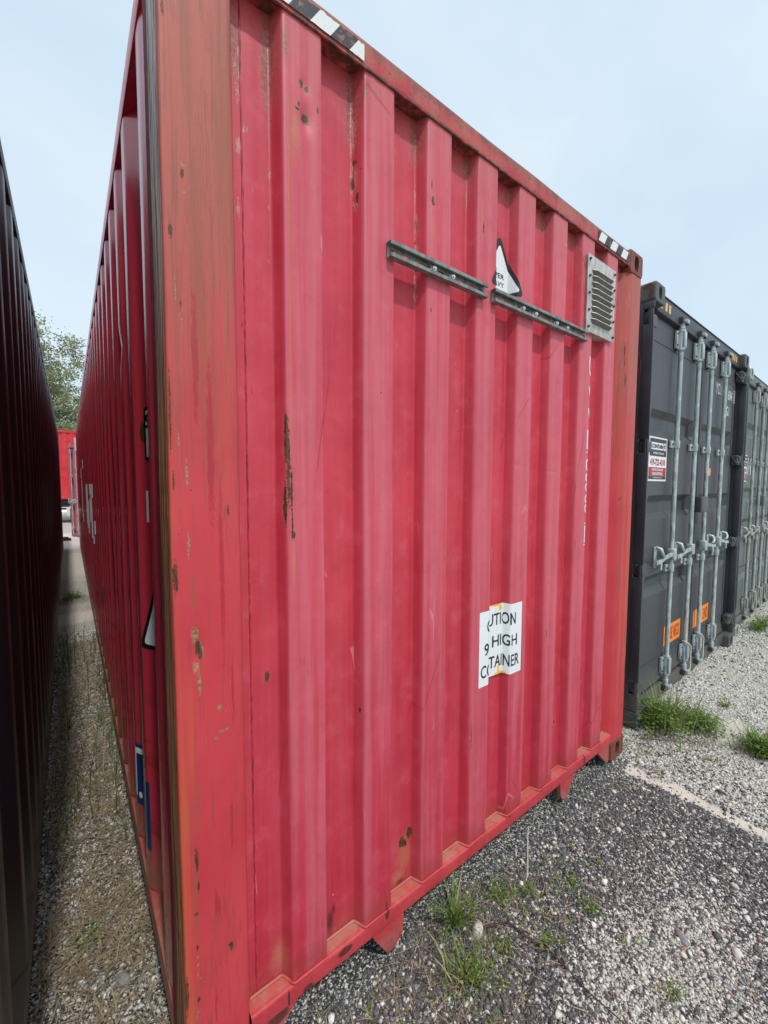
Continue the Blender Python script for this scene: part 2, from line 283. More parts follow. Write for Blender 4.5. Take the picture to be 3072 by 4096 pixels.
def mat_container(name, c, grime=.3, rough=.42, chips=(.30, .24, .22), dust=1.0):
    b = NB(name); X, Y, Z = b.sep()
    n = b.noise(3, 5, .6); s = b.noise(1, 5, .6, b.mapp((18, 18, 1))); nz = b.noise(30, 6, .7)
    col = b.mix(b.rng(n, .3, .7), tuple(x*.82 for x in c), tuple(min(1, x*1.12) for x in c))
    col = b.mix(b.math('MULTIPLY', b.rng(s, .5, .75), .16), col, tuple(min(1, x*1.5+.03) for x in c))
    col = b.mix(b.math('MULTIPLY', b.rng(b.math('ADD', Z, b.math('MULTIPLY', nz, -.2)), .25, .05), grime), col, (.20, .17, .13))
    col = b.mix(b.math('MULTIPLY', b.rng(b.noise(14, 6, .75), .70, .73), .8), col, chips)
    run = b.math('MULTIPLY', b.rng(b.noise(1, 6, .75, b.mapp((60, 60, 1.4))), .55, .70), b.rng(n, .40, .62)); col = b.mix(b.math('MULTIPLY', run, .30*dust), col, (.30, .28, .25))
    ru = b.math('MULTIPLY', b.rng(b.noise(70, 6, .8), .66, .70), b.rng(b.noise(5, 3), .50, .58)); col = b.mix(b.math('MULTIPLY', ru, .7*dust), col, (.16, .07, .04))
    b.bump(nz, .05, .002)
    return b.done(col, b.rng(n, .3, .7, rough-.04, rough+.12), 0, .5)

def mat_galv(name, c=(.55, .61, .61), dark=(.30, .35, .36)):
    b = NB(name); v = b.n('ShaderNodeTexVoronoi'); v.inputs['Scale'].default_value = 60; b.l(b.mapp((1, 1, .3)), v.inputs['Vector'])
    sc = b.n('ShaderNodeSeparateColor'); b.l(v.outputs['Color'], sc.inputs[0])
    n = b.noise(1, 5, .65, b.mapp((50, 50, 6)))
    f = b.math('ADD', b.math('MULTIPLY', sc.outputs[0], .45), b.math('MULTIPLY', n, .6))
    col = b.mix(b.rng(f, .25, .8), dark, c)
    b.bump(n, .1, .002)
    return b.done(col, b.rng(n, .3, .7, .34, .55), .25, .5)

MAT = {}
def mats():
    M = MAT
    M['seam'] = simple('painted_weld_bead', (.46, .028, .048), .5, scale=40, var=.25); M['end'] = mat_end_wall(); M['post'] = mat_post(); M['flank'] = mat_post_side(); M['side'] = mat_side(); M['rail'] = mat_rail()
    M['redcast'] = mat_casting('rusty_red_casting', (.26, .075, .055), .6)
    M['dark'] = simple('dark_hollow', (.012, .011, .011), .9, var=.2)
    M['galv'] = mat_galv('galvanised_steel'); M['galv_old'] = mat_galv('dull_galvanised_steel', (.46, .48, .44), (.26, .28, .26))
    M['strut'] = mat_galv('zinc_strut', (.27, .30, .27), (.15, .17, .16))
    M['vent'] = mat_galv('grey_vent_metal', (.56, .54, .50), (.38, .37, .34)); M['mesh'] = simple('vent_mesh', (.20, .19, .165), .8, scale=200, var=.3)
    M['bolt'] = simple('bright_bolt_zinc', (.75, .76, .74), .3, .6, .08); M['screw'] = simple('black_screw', (.03, .03, .032), .4)
    M['white'] = simple('white_vinyl', (.80, .83, .84), .38, var=.03, scale=5); M['black'] = simple('black_vinyl', (.012, .012, .014), .4, var=.1)
    M['ink'] = simple('black_ink', (.018, .018, .02), .45, var=.05); M['whitepaint'] = simple('white_marking_paint', (.62, .66, .66), .5, var=.08, scale=30)
    M['blue'] = simple('blue_vinyl', (.010, .045, .17), .35, var=.08, scale=6); M['torn'] = simple('torn_vinyl_backing', (.42, .43, .43), .7, var=.2, scale=60)
    M['orange'] = simple('fluorescent_orange_vinyl', (.95, .28, .008), .45, var=.04); M['redink'] = simple('red_ink', (.45, .015, .025), .45, var=.05)
    M['yellow'] = simple('faded_yellow_vinyl', (.72, .43, .12), .5, var=.08); M['orange2'] = simple('orange_yellow_vinyl', (.85, .42, .05), .5, var=.06)
    M['grey'] = mat_container('dark_grey_container_paint', (.052, .057, .067), .35, dust=.6)
    M['greycast'] = mat_casting('dark_grey_casting', (.10, .11, .11), .0)
    M['green'] = mat_container('green_grey_container_paint', (.125, .148, .146), .35, .5, (.3, .3, .28))
    M['slate'] = mat_container('slate_container_paint', (.085, .098, .112), .35, .5, (.3, .3, .28))
    M['night'] = mat_container('black_container_paint', (.020, .020, .027), .15, .36, (.10, .09, .09), .12)
    M['nightrail'] = mat_container('dusty_dark_rail_paint', (.085, .100, .110), .5, .5, (.14, .13, .12))
    M['pink'] = mat_container('faded_pink_red_paint', (.50, .13, .16), .4, .5, (.6, .4, .4))
    M['bright'] = mat_container('fresh_red_container_paint', (.62, .030, .040), .1, .45, (.4, .1, .1))
    M['gasket'] = simple('black_rubber_gasket', (.012, .012, .014), .6)
    M['rope'] = simple('white_cord', (.70, .68, .62), .8, scale=120)
    M['chassis'] = simple('black_chassis_paint', (.016, .017, .019), .5); M['tank'] = simple('brushed_tank_metal', (.62, .66, .66), .35, .3, .06)
    M['rubber'] = simple('tyre_rubber', (.02, .02, .02), .85)
mats()
def mat_caution():
    b = NB('caution_vinyl'); X, Y, Z = b.sep(); n = b.noise(26, 5, .7)
    t = b.spots([(1.162, .04, 1.108, .016, .03, .022), (1.215, .03, 1.116, .06, .04, .009), (1.255, .03, 1.10, .012, .04, .018), (1.262, .04, .812, .045, .04, .013), (1.25, .04, .835, .008, .04, .03), (1.156, .04, .90, .006, .03, .022), (1.157, .04, .82, .005, .03, .02)], n, .4, .4)
    col = b.mix(t, (.80, .84, .85), (.85, .48, .035))
    g = b.math('MULTIPLY', b.rng(b.noise(1, 4, .6, b.mapp((40, 40, 3))), .5, .75), b.rng(Y, .01, .03))
    col = b.mix(b.math('MULTIPLY', g, .25), col, (.50, .50, .44))
    return b.done(col, .38)
MAT['caution'] = mat_caution()
def mat_tape(name, base, thr):
    b = NB(name); n = b.noise(1, 7, .8, b.mapp((34, 34, 60))); n2 = b.noise(90, 5, .8)
    col = b.mix(b.rng(n, thr, thr+.03), base, b.mix(b.rng(n2, .4, .6), (.10, .045, .03), (.34, .12, .09)))
    col = b.mix(b.math('MULTIPLY', b.rng(n2, .62, .68), .6), col, (.30, .28, .26)); return b.done(col, .5)
MAT['tapewhite'] = mat_tape('worn_white_tape', (.74, .76, .74), .66); MAT['tapeblack'] = mat_tape('worn_black_tape', (.022, .024, .03), .54)

# ------------------------------------------------------------------ mesh helpers
class MB:
    def __init__(s): s.v = []; s.f = []; s.m = []; s.sm = []
    def add(s, vs, fs, mi=0, smooth=False):
        o = len(s.v); s.v += [tuple(p) for p in vs]
        for f in fs: s.f.append(tuple(i+o for i in f)); s.m.append(mi); s.sm.append(smooth)
    def box(s, x0, x1, y0, y1, z0, z1, mi=0, bev=0.0):
        if bev <= 0:
            v = [(x, y, z) for z in (z0, z1) for y in (y0, y1) for x in (x0, x1)]
            s.add(v, [(0, 2, 3, 1), (4, 5, 7, 6), (0, 1, 5, 4), (2, 6, 7, 3), (0, 4, 6, 2), (1, 3, 7, 5)], mi); return
        b = bmesh.new(); bmesh.ops.create_cube(b, size=1)
        for q in b.verts: q.co = ((x0+x1)/2+q.co.x*(x1-x0), (y0+y1)/2+q.co.y*(y1-y0), (z0+z1)/2+q.co.z*(z1-z0))
        bmesh.ops.bevel(b, geom=b.edges[:]+b.verts[:], offset=bev, segments=2, affect='EDGES', profile=.6)
        s.bm(b, mi, True)
    def bm(s, b, mi=0, smooth=False):
        b.verts.index_update(); s.add([v.co[:] for v in b.verts], [[v.index for v in f.verts] for f in b.faces], mi, smooth); b.free()
    def prism(s, pts, axis, a, c, mi=0, smooth=False):
        """pts: 2-D outline, extruded from a to c along axis"""
        def P(u, v, t): return (t, u, v) if axis == 'x' else ((u, t, v) if axis == 'y' else (u, v, t))
        n = len(pts); vs = [P(u, v, a) for u, v in pts]+[P(u, v, c) for u, v in pts]
        s.add(vs, [(i, (i+1) % n, (i+1) % n+n, i+n) for i in range(n)], mi, smooth)
        s.add(vs, [tuple(range(n))[::-1], tuple(range(n, 2*n))], mi)
    def tube(s, path, r, n=10, mi=0, closed=False, caps=True):
        path = [Vector(p) for p in path]; rs = r if isinstance(r, (list, tuple)) else [r]*len(path)
        vs = []; up = Vector((0, 0, 1)); prev = None
        for i, p in enumerate(path):
            t = (path[min(i+1, len(path)-1)]-path[max(i-1, 0)]).normalized()
            a = prev if prev is not None else (up if abs(t.dot(up)) < .9 else Vector((1, 0, 0)))
            u = (a-t*a.dot(t)).normalized(); prev = u; w = t.cross(u)
            for k in range(n):
                th = 2*math.pi*k/n; vs.append(p+(u*math.cos(th)+w*math.sin(th))*rs[i])
        fs = [(i*n+k, i*n+(k+1) % n, (i+1)*n+(k+1) % n, (i+1)*n+k) for i in range(len(path)-1) for k in range(n)]
        s.add(vs, fs, mi, True)
        if caps: s.add(vs[:n], [tuple(range(n))[::-1]], mi); s.add(vs[-n:], [tuple(range(n))], mi)
    def grid(s, us, ws, fn, mi=0, smooth=True, flip=False):
        nu, nw = len(us), len(ws); vs = [fn(u, w) for w in ws for u in us]
        fs = []
        for j in range(nw-1):
            for i in range(nu-1):
                q = (j*nu+i, j*nu+i+1, (j+1)*nu+i+1, (j+1)*nu+i); fs.append(q[::-1] if flip else q)
        s.add(vs, fs, mi, smooth)
    def build(s, name, mat, parent=None, label=None, auto=None):
        me = bpy.data.meshes.new(name); me.from_pydata(s.v, [], s.f); me.validate()
        for m in (mat if isinstance(mat, (list, tuple)) else [mat]): me.materials.append(m)
        if len(me.polygons) == len(s.f):
            me.polygons.foreach_set('material_index', s.m); me.polygons.foreach_set('use_smooth', s.sm)
        if auto:
            try: me.set_sharp_from_angle(angle=R(auto))
            except Exception: pass
        me.update(); return link(name, me, parent, label)
def link(name, me, parent=None, label=None):
    o = bpy.data.objects.new(name, me); COL.objects.link(o)
    if parent: o.parent = parent
    if label: o['label'] = label
    return o
def tag(o, label=None, cat=None, group=None, kind=None):
    if label: o['label'] = label
    if cat: o['category'] = cat
    if group: o['group'] = group
    if kind: o['kind'] = kind
    return o
def thing(name, loc, label, cat, rz=0, group=None):
    o = bpy.data.objects.new(name, None); o.empty_display_size = .2; COL.objects.link(o); o.location = loc; o.rotation_euler = (0, 0, rz)
    return tag(o, label, cat, group)
def copy_tree(o, parent=None):
    c = o.copy(); COL.objects.link(c); c.parent = parent
    for ch in list(o.children): copy_tree(ch, c)
    return c

def fillet(pts, r, seg=3):
    """rounded polyline"""
    out = [pts[0]]
    for i in range(1, len(pts)-1):
        a, p, c = [Vector(q) for q in (pts[i-1], pts[i], pts[i+1])]
        da, dc = (a-p), (c-p); rr = min(r, da.length*.45, dc.length*.45); da.normalize(); dc.normalize()
        A, C = p+da*rr, p+dc*rr
        for k in range(seg+1):
            t = k/seg; out.append(tuple(A*(1-t)**2+p*2*t*(1-t)+C*t*t))
    out.append(pts[-1]); return out

# end wall profile (x, y)
def end_profile():
    p = [(.150, .0456+.0), (.178, DEP)]
    for k in range(8):
        x = CS0+k*PITCH; p += [(x-SW, DEP), (x, .003), (x+CW, .003), (x+CW+SW, DEP)]
    p += [(2.255, DEP), (2.29, DEP)]
    return fillet(p, .006)
EP = end_profile()
EPX = [a[0] for a in EP]; EPY = [a[1] for a in EP]
# arc length along the end wall profile, measured from x=1.0
def arc_tables(P):
    S = [0.0]
    for i in range(1, len(P)): S.append(S[-1]+math.hypot(P[i][0]-P[i-1][0], P[i][1]-P[i-1][1]))
    return S
EPS = arc_tables(EP)
def end_s_of_x(x): return float(np.interp(x, EPX, EPS))
def end_map(off):
    def f(s, z):
        x = float(np.interp(s, EPS, EPX)); y = float(np.interp(s, EPS, EPY))
        i = max(1, min(len(EP)-1, int(np.searchsorted(EPS, s))))
        dx, dy = EP[i][0]-EP[i-1][0], EP[i][1]-EP[i-1][1]; L = math.hypot(dx, dy) or 1
        return (x+dy/L*off, y-dx/L*off, z)
    return f

def text_mesh(body, size=1.0, width=None, height=None, bold=0.0, spacing=1.0):
    """flat filled text as (verts2d, faces), lower-left at the origin, scaled to width/height"""
    cu = bpy.data.curves.new('txt', 'FONT'); cu.body = body; cu.size = size; cu.offset = bold; cu.resolution_u = 3; cu.fill_mode = 'BOTH'; cu.space_character = spacing
    o = bpy.data.objects.new('txt', cu); COL.objects.link(o)
    dg = bpy.context.evaluated_depsgraph_get(); dg.update()
    me = bpy.data.meshes.new_from_object(o.evaluated_get(dg))
    vs = np.array([v.co[:2] for v in me.vertices]); fs = [tuple(p.vertices) for p in me.polygons]
    bpy.data.objects.remove(o); bpy.data.curves.remove(cu); bpy.data.meshes.remove(me)
    vs -= vs.min(0); ext = vs.max(0)
    sx = width/ext[0] if width else None; sy = height/ext[1] if height else None
    sx = sx or sy or 1; sy = sy or sx
    return vs*np.array([sx, sy]), fs
def put_flat(mb, vs, fs, fn, u0, v0, cuts=None, mi=0):
    """lay a flat shape on a surface through fn(u, v); cuts: u positions of creases"""
    b = bmesh.new(); V = [b.verts.new((u0+p[0], v0+p[1], 0)) for p in vs]
    for f in fs:
        try: b.faces.new([V[i] for i in f])
        except ValueError: pass
    if cuts is not None:
        lo, hi = u0+min(p[0] for p in vs), u0+max(p[0] for p in vs)
        for c in cuts:
            if lo < c < hi: bmesh.ops.bisect_plane(b, geom=b.verts[:]+b.edges[:]+b.faces[:], plane_co=(c, 0, 0), plane_no=(1, 0, 0), dist=1e-6)
    for q in b.verts: q.co = fn(q.co.x, q.co.y)
    mb.bm(b, mi)
def poly_shape(pts): return pts, [tuple(range(len(pts)))]
def round_rect(w, h, r, n=4):
    o = []
    for cx, cy, a0 in ((w-r, h-r, 0), (r, h-r, 90), (r, r, 180), (w-r, r, 270)):
        for k in range(n+1): a = R(a0+90*k/n); o.append((cx+r*math.cos(a), cy+r*math.sin(a)))
    return o
def round_poly(pts, r, n=4):
    P = [pts[-1]]+list(pts)+[pts[0]]; out = []
    for i in range(1, len(P)-1):
        a, p, c = Vector(P[i-1]), Vector(P[i]), Vector(P[i+1]); da = (a-p).normalized(); dc = (c-p).normalized()
        A, C = p+da*r, p+dc*r
        for k in range(n+1): t = k/n; out.append(tuple(A*(1-t)**2+p*2*t*(1-t)+C*t*t))
    return out

def casting(parent, mat, x0, z0, y0=0.0, hole=True, mirror=False, ydir=1):
    """corner fitting 162 x 178 x 118 mm with its oval hole in the end face"""
    W_, D_, H_ = .162, .178, .118; mb = MB(); n = 32
    def P(x, d, z): return (x0+x, y0+d*ydir, z0+z)
    outer = []; inner = []
    hw, hh, cx, cz = .026, .040, W_/2, H_/2
    for k in range(n):
        a = 2*math.pi*(k+.5)/n; c, s = math.cos(a), math.sin(a)
        t = min(W_/2/max(abs(c), 1e-6), H_/2/max(abs(s), 1e-6)); ex, ez = c*t, s*t
        outer.append((cx+ex*.955, cz+ez*.945)); inner.append((cx+hw*c, cz+hh*max(-1, min(1, s*1.25))))
    rim = []
    for k in range(n):
        a = 2*math.pi*(k+.5)/n; c, s = math.cos(a), math.sin(a)
        t = min(W_/2/max(abs(c), 1e-6), H_/2/max(abs(s), 1e-6)); rim.append((cx+c*t, cz+s*t))
    vs = [P(x, 0, z) for x, z in outer]+[P(x, 0, z) for x, z in inner]+[P(x, .007, z) for x, z in rim]+[P(x, D_, z) for x, z in rim]
    q = lambda a, b_: [(a*n+k, a*n+(k+1) % n, b_*n+(k+1) % n, b_*n+k) for k in range(n)]
    if hole: mb.add(vs, q(0, 1), 0)
    else: mb.add(vs, [tuple(range(n))], 0)
    mb.add(vs, q(2, 0), 0); mb.add(vs, q(3, 2), 0); mb.add(vs, [tuple(3*n+k for k in range(n))], 0)
    if hole:
        iv = [P(x, 0, z) for x, z in inner]+[P(x, .032, z) for x, z in inner]+[P(cx+(x-cx)*2.0, .033, cz+(z-cz)*1.25) for x, z in inner]+[P(cx+(x-cx)*2.0, .12, cz+(z-cz)*1.25) for x, z in inner]
        mb.add(iv, q(0, 1), 0); mb.add(iv, q(1, 2)+q(2, 3)+[tuple(3*n+k for k in range(n))], 1)
    return mb.build('corner_casting', [mat, MAT['dark']], parent)

def wavy(x, z, a=.0028, s=1.6, o=0.0): return a*mn.noise(Vector((x*s*1.6, z*s, 3.1+o)))

def side_profile(y0, y1, pitch=.284, dep=.036, sl=.068, crest=.072, start=None):
    """(y, depth) along a container side"""
    p = [(y0, .016), (.250, .0008)] if start is not None else [(y0, 0)]; st = start if start is not None else y0+.18
    p += [(st, 0)]
    p += [(st+sl, dep)]
    y = st+sl+.169 if start is not None else st+sl+.076
    while y+sl+crest+sl < y1-.16:
        p += [(y, dep), (y+sl, 0), (y+sl+crest, 0), (y+2*sl+crest, dep)]
        y += pitch
    p += [(y1-.15, dep), (y1-.10, 0), (y1, 0)] if p[-1][1] > 0 else [(y1, 0)]
    return p

# ================================================================== THE RED CONTAINER
W, H, L = 2.438, 2.896, 12.192
def red_container():
    T = thing('shipping_container', (0, 0, 0), 'big red container nearest the camera with strut channels and a louvred vent on its end', 'shipping container', group='containers parked in the yard')
    M = MAT
    # --- end wall with its corrugation, seams and slight waves
    sE = np.unique(np.concatenate([np.arange(0, EPS[-1], .0045), EPS])); zE = np.arange(.150, 2.8225, .005)
    xE = np.interp(sE, EPS, EPX); yE = np.interp(sE, EPS, EPY)
    XX, ZZ = np.meshgrid(xE, zE); YY = np.tile(yE, (len(zE), 1))
    wv = np.array([[wavy(x, z) for x in np.linspace(.1, 2.4, 60)] for z in np.linspace(.1, 2.9, 60)])
    gx = (XX-.1)/2.3*59; gz = (ZZ-.1)/2.8*59; ix = np.clip(gx.astype(int), 0, 58); iz = np.clip(gz.astype(int), 0, 58); fx = gx-ix; fz = gz-iz
    D = wv[iz, ix]*(1-fx)*(1-fz)+wv[iz, ix+1]*fx*(1-fz)+wv[iz+1, ix]*(1-fx)*fz+wv[iz+1, ix+1]*fx*fz
    D = D*(1-np.abs(2*(ZZ-1.48)/2.67)**6)
    for (dx, dz, rx, rz, am) in ((.291, 1.60, .012, .11, .0035), (.348, 2.565, .02, .03, .006), (.345, 2.65, .015, .02, .003), (.815, 2.55, .012, .02, .002), (1.31, 1.70, .02, .012, .002), (1.565, 1.68, .05, .004, .0015), (.65, .62, .06, .05, .003), (1.85, .9, .05, .1, .003), (.60, 1.1, .05, .05, -.002), (1.34, .55, .03, .08, .003)):
        D += am*np.exp(-((XX-dx)/rx)**2-((ZZ-dz)/rz)**2)
    dense_sheet('end_wall', np.stack([XX, YY+D, ZZ], -1), [M['end']], T, [wear_field(XX, ZZ, f) for f in WALL_F])
    for sx in (.1935, 1.177):        # vertical weld beads between the pressed sheets
        mb = MB(); zz_ = np.arange(.175, 2.795, .008); pts = [(sx+.0012*mn.noise(Vector((z*40, sx, 0))), DEP+wavy(sx, z)+.0006, z) for z in zz_]
        rr = (.0028 if sx < 1 else .0014); mb.tube(pts, [rr*(1+.35*mn.noise(Vector((z*90, 1, sx)))) for z in zz_], 6)
        mb.build('weld_seam', M['rail'] if sx > 9 else M['seam'], T)
    # --- front corner posts
    def post(mir, label=None):
        pr = fillet([(0, .17), (0, .0), (.155, .0), (.166, .030), (.158, .052)], .009, 4)
        if mir: pr = fillet([(0, .17), (0, 0), (.118, 0), (.150, .014), (.185, .050)], .012, 4)
        S_ = arc_tables(pr); ss = np.unique(np.concatenate([np.arange(0, S_[-1], .004), S_])); zz = np.arange(.1175, 2.779, .004)
        px = np.interp(ss, S_, [p[0] for p in pr]); py = np.interp(ss, S_, [p[1] for p in pr])
        nz_ = np.array([mn.noise(Vector((0, 2.2, z*1.7))) for z in zz]); nw = np.array([mn.noise(Vector((3, 7, z*2.3))) for z in zz]); nf = np.array([mn.noise(Vector((3, 7, z*23))) for z in zz])
        PX, ZZ = np.meshgrid(px, zz); PY = np.tile(py, (len(zz), 1)); e = (.0045*nz_+.0006*nf)[:, None]*np.where(PX < .05, 1, .25)*(0.3 if mir else 1)+.001
        X_ = (W-PX-e) if mir else PX+e; Y_ = PY+(.0015*nw)[:, None]
        if not mir: Y_ = Y_+.006*np.exp(-((PX-.052)/.02)**2-((ZZ-1.22)/.05)**2)+.004*np.exp(-((PX-.112)/.03)**2-((ZZ-.40)/.05)**2)
        fm = np.zeros((len(zz)-1, len(ss)-1), int)
        if not mir: fm[:, np.nonzero((px[:-1] < 1e-6) & (px[1:] < 1e-6))[0]] = 1
        return dense_sheet('corner_post', np.stack([X_, Y_, ZZ], -1), [M['post'], M['flank']], T, [wear_field(PX, ZZ, f) for f in (POSTR_F if mir else POST_F)], label, flip=mir, faces_mat=fm)
    post(False, 'near corner post with brown rusted flank'); post(True)
    # --- header rail over the end, with rounded upper edge and lower lip
    mb = MB(); pr = fillet([(.07, 2.806), (.0, 2.806), (-.002, 2.872), (.012, 2.884), (.12, 2.884)], .006, 3)
    xs = list(np.linspace(.1625, W-.1625, 70))
    mb.grid(xs, list(range(len(pr))), lambda x, i: (x, pr[i][0]+.0022*mn.noise(Vector((x*3, pr[i][1]*4, 0))), pr[i][1]+.0035*mn.noise(Vector((x*2.3, 9, 1)))*(pr[i][1]-2.80)/.08), 0, True)
    mb.tube([(x, .0005+.002*mn.noise(Vector((x*30, 0, 5))), 2.803+.0025*mn.noise(Vector((x*22, 3, 0)))) for x in np.arange(.165, W-.165, .008)], .0042, 6, 0)
    mb.build('header_rail', M['rail'], T)
    # --- sill rail with ledge, drip edge
    mb = MB(); pr = fillet([(.10, .112), (.004, .112), (-.001, .120), (-.001, .163), (.003, .169), (.060, .172)], .004, 3)
    mb.grid(xs, list(range(len(pr))), lambda x, i: (x, pr[i][0]+.001*mn.noise(Vector((x*5, 0, 2))), pr[i][1]+.002*mn.noise(Vector((x*3.3, 2, 1)))), 0, True)
    # weld bead that follows the ribs on the ledge
    wp = []
    for i in range(len(EP)):
        if .165 < EP[i][0] < W-.165: wp.append((EP[i][0], EP[i][1]-.0035, .1735))
    mb.tube(wp, .0045, 6, 0)
    mb.build('sill_rail', M['rail'], T)
    # plates under the sill beside both corners, and the gooseneck tunnel ends
    for x0, x1, s in ((.165, .300, 1), (W-.165, W-.300, -1)):
        mb = MB(); mb.prism([(x0, .010), (x0+s*.03, .010), (x1, .108), (x1, .113), (x0, .113)], 'y', .006, .030, 0); mb.build('corner_gusset', M['rail'], T)
    for c, s in ((.704, 1), (1.734, -1)):
        mb = MB(); mb.prism([(c-s*.134, .113), (c-s*.128, .100), (c-s*.074, .014), (c-s*.066, .010), (c-s*.030, .020), (c-s*.004, .050), (c, .113)], 'y', .002, .020, 0)
        mb.prism([(c, .113), (c-s*.004, .050), (c-s*.010, .040), (c-s*.016, .050), (c-s*.016, .113)], 'y', .020, 3.0, 1); mb.build('tunnel_foot', [M['rail'], M['redcast']], T)
    mb = MB(); mb.box(.165, W-.165, .11, 12.0, .113, .16); mb.build('floor_pan', M['dark'], T)
    # --- side walls
    prof = fillet([(a, b) for a, b in side_profile(.16, L-.16, .284, start=.300)], .009, 2)
    for side in (0, 1):
        mb = MB(); zs = list(np.linspace(.15, 2.80, 34)); n = len(prof)
        def fn(i, z, side=side):
            y, d = prof[i]; d = d+.002*mn.noise(Vector((y*.9, z*1.1, 8+side)))
            if side == 0:   # a kinked rib where something hit the wall
                d += .010*math.exp(-((z-2.15)/.035)**2-((y-.93)/.06)**2)
                d += .008*math.exp(-((z-1.10)/.30)**2-((y-1.77)/.09)**2)+.006*math.exp(-((z-1.55)/.2)**2-((y-1.49)/.06)**2)
            return ((.003+d) if side == 0 else (W-.003-d), y, z)
        mb.grid(list(range(n)), zs, fn, 0, True, flip=(side == 0)); mb.build('side_wall', M['side'], T)
        x0, x1 = (.0, .055) if side == 0 else (W-.055, W)
        mb = MB(); mb.box(x0, x1, .178, L-.178, 2.80, 2.872, 0, .005); mb.build('top_side_rail', M['side'], T)
        mb = MB(); mb.prism([((0.002) if side == 0 else (W-.002), .045), ((.002) if side == 0 else (W-.002), .135), ((.048) if side == 0 else (W-.048), .168), ((.06) if side == 0 else (W-.06), .045)], 'y', .178, L-.178, 0)
        mb.build('bottom_side_rail', M['rail'] if side == 0 else M['side'], T)
    mb = MB(); rp = []
    y = .1
    while y < L-.2: rp += [(y, 2.884), (y+.09, 2.884), (y+.11, 2.868), (y+.19, 2.868)]; y += .21
    mb.grid(list(range(len(rp))), [.05, W-.05], lambda i, x: (x, rp[i][0], rp[i][1]), 0, False); mb.box(.0, W, L-.03, L-.001, .1, 2.88)
    mb.build('roof', M['side'], T)
    for x0 in (0, W-.162):
        casting(T, M['redcast'], x0, 0.0, -.004); casting(T, M['redcast'], x0, H-.118, -.004)
        casting(T, M['side'], x0, 0.0, L, False, ydir=-1); casting(T, M['side'], x0, H-.118, L, False, ydir=-1)
    for x0 in (0.003, W-.12): mb = MB(); mb.box(x0, x0+.117, L-.12, L-.002, .119, H-.119); mb.build('rear_post', M['side'], T)
    # --- hazard tape on the header
    def tape(xa, xb, ph, lab, torn):
        mb = MB(); z0, z1 = 2.8135, 2.866; sl = .030; w = .060
        edges = np.arange(xa-.12+ph, xb+.12, w)
        for j, e in enumerate(edges):
            seg = 6
            for q in range(seg):
                a = max(xa, min(xb, e+w*q/seg)); c = max(xa, min(xb, e+w*(q+1)/seg))
                a1 = max(xa, min(xb, e+w*q/seg+sl)); c1 = max(xa, min(xb, e+w*(q+1)/seg+sl))
                if c-a < 1e-5 and c1-a1 < 1e-5: continue
                zt = z1-torn*(.5+.5*mn.noise(Vector((c*50, ph, 0)))); zt0 = z1-torn*(.5+.5*mn.noise(Vector((a*50, ph, 0))))
                zb = z0+torn*.3*max(0, mn.noise(Vector((c*60, 3, 0)))); zb0 = z0+torn*.3*max(0, mn.noise(Vector((a*60, 3, 0))))
                yy = lambda x: -.0042+.0022*mn.noise(Vector((x*3, 11.3, 0)))
                mb.add([(a, yy(a), zb0), (c, yy(c), zb), (c1, yy(c1), zt), (a1, yy(a1), zt0)], [(0, 1, 2, 3)], 0 if j % 2 else 1)
        mb.build('hazard_tape', [M['tapewhite'], M['tapeblack']], T, lab)
    tape(.175, .531, .126, 'scuffed black and white tape near the upper left', .016)
    tape(1.919, 2.270, .060, 'black and white tape ending at the rusty casting', .010)
    # --- strut channels with slotted web
    def strut(x0, x1, bolts, lab):
        z0, z1, d, t = 2.3045, 2.3515, .0215, .0025
        mb = MB()
        mb.box(x0, x1, -d, 0.001, z0, z0+t); mb.box(x0, x1, -d, 0.001, z1-t, z1)
        for za, zb in ((z0+t, z0+t+.008), (z1-t-.008, z1-t)): mb.box(x0, x1, -d, -d+t, za, zb); mb.box(x0, x1, -d+t, -d+.008, za+(.0055 if za < 2.32 else 0), zb-(0 if za < 2.32 else .0055))
        zc = (z0+z1)/2; sh = .0068
        mb.box(x0, x1, -.0030, -.0004, z0+t, zc-sh); mb.box(x0, x1, -.0030, -.0004, zc+sh, z1-t)
        x = x0+.010; mb.box(x0, x, -.0030, -.0004, zc-sh, zc+sh)
        while x < x1-.01:
            a, e = x, min(x+.0285, x1); r = sh; 
            # rounded slot ends
            for s_, bx in ((1, a), (-1, e)):
                pts = [(bx, zc+sh)]+[(bx+s_*r*(1-math.cos(th)), zc+sh*math.sin(th)) for th in np.linspace(math.pi/2, 0, 5)][::1]
                for sg in (1, -1):
                    pp = [(bx, zc+sg*sh), (bx, zc)]+[(bx+s_*(r-r*math.cos(th)), zc+sg*r*math.sin(th)) for th in np.linspace(0, math.pi/2, 5)]
                    mb.prism(pp, 'y', -.0030, -.0004)
            mb.box(e, min(e+.0225, x1), -.0030, -.0004, zc-sh, zc+sh); x += .0510
        s = mb.build('strut_channel', M['strut'], T, lab)
        for bx in bolts:
            mb = MB(); mb.tube([(bx, -.003, 2.328), (bx, -.006, 2.328)], .0125, 16); mb.tube([(bx, -.006, 2.328), (bx, -.0145, 2.328)], .0085, 6); mb.tube([(bx, -.0145, 2.328), (bx, -.019, 2.328)], .0045, 10)
            mb.build('bolt', M['bolt'], s)
    strut(.616, 1.073, (.806, .895), 'left grey slotted strut channel'); strut(1.115, 1.820, (1.305, 1.394, 1.554, 1.643), 'right, longer grey slotted strut channel')
    # --- louvred vent in its box
    x0, x1, z0, z1 = 1.815, 2.100, 2.358, 2.716; yf = -.010
    mb = MB(); mb.box(x0, x1, yf, yf+.003, z0, z1, 0, .0008); mb.box(x0+.006, x1-.012, yf+.003, .044, z0+.002, z1-.004)
    v = mb.build('vent_cover', M['vent'], T)
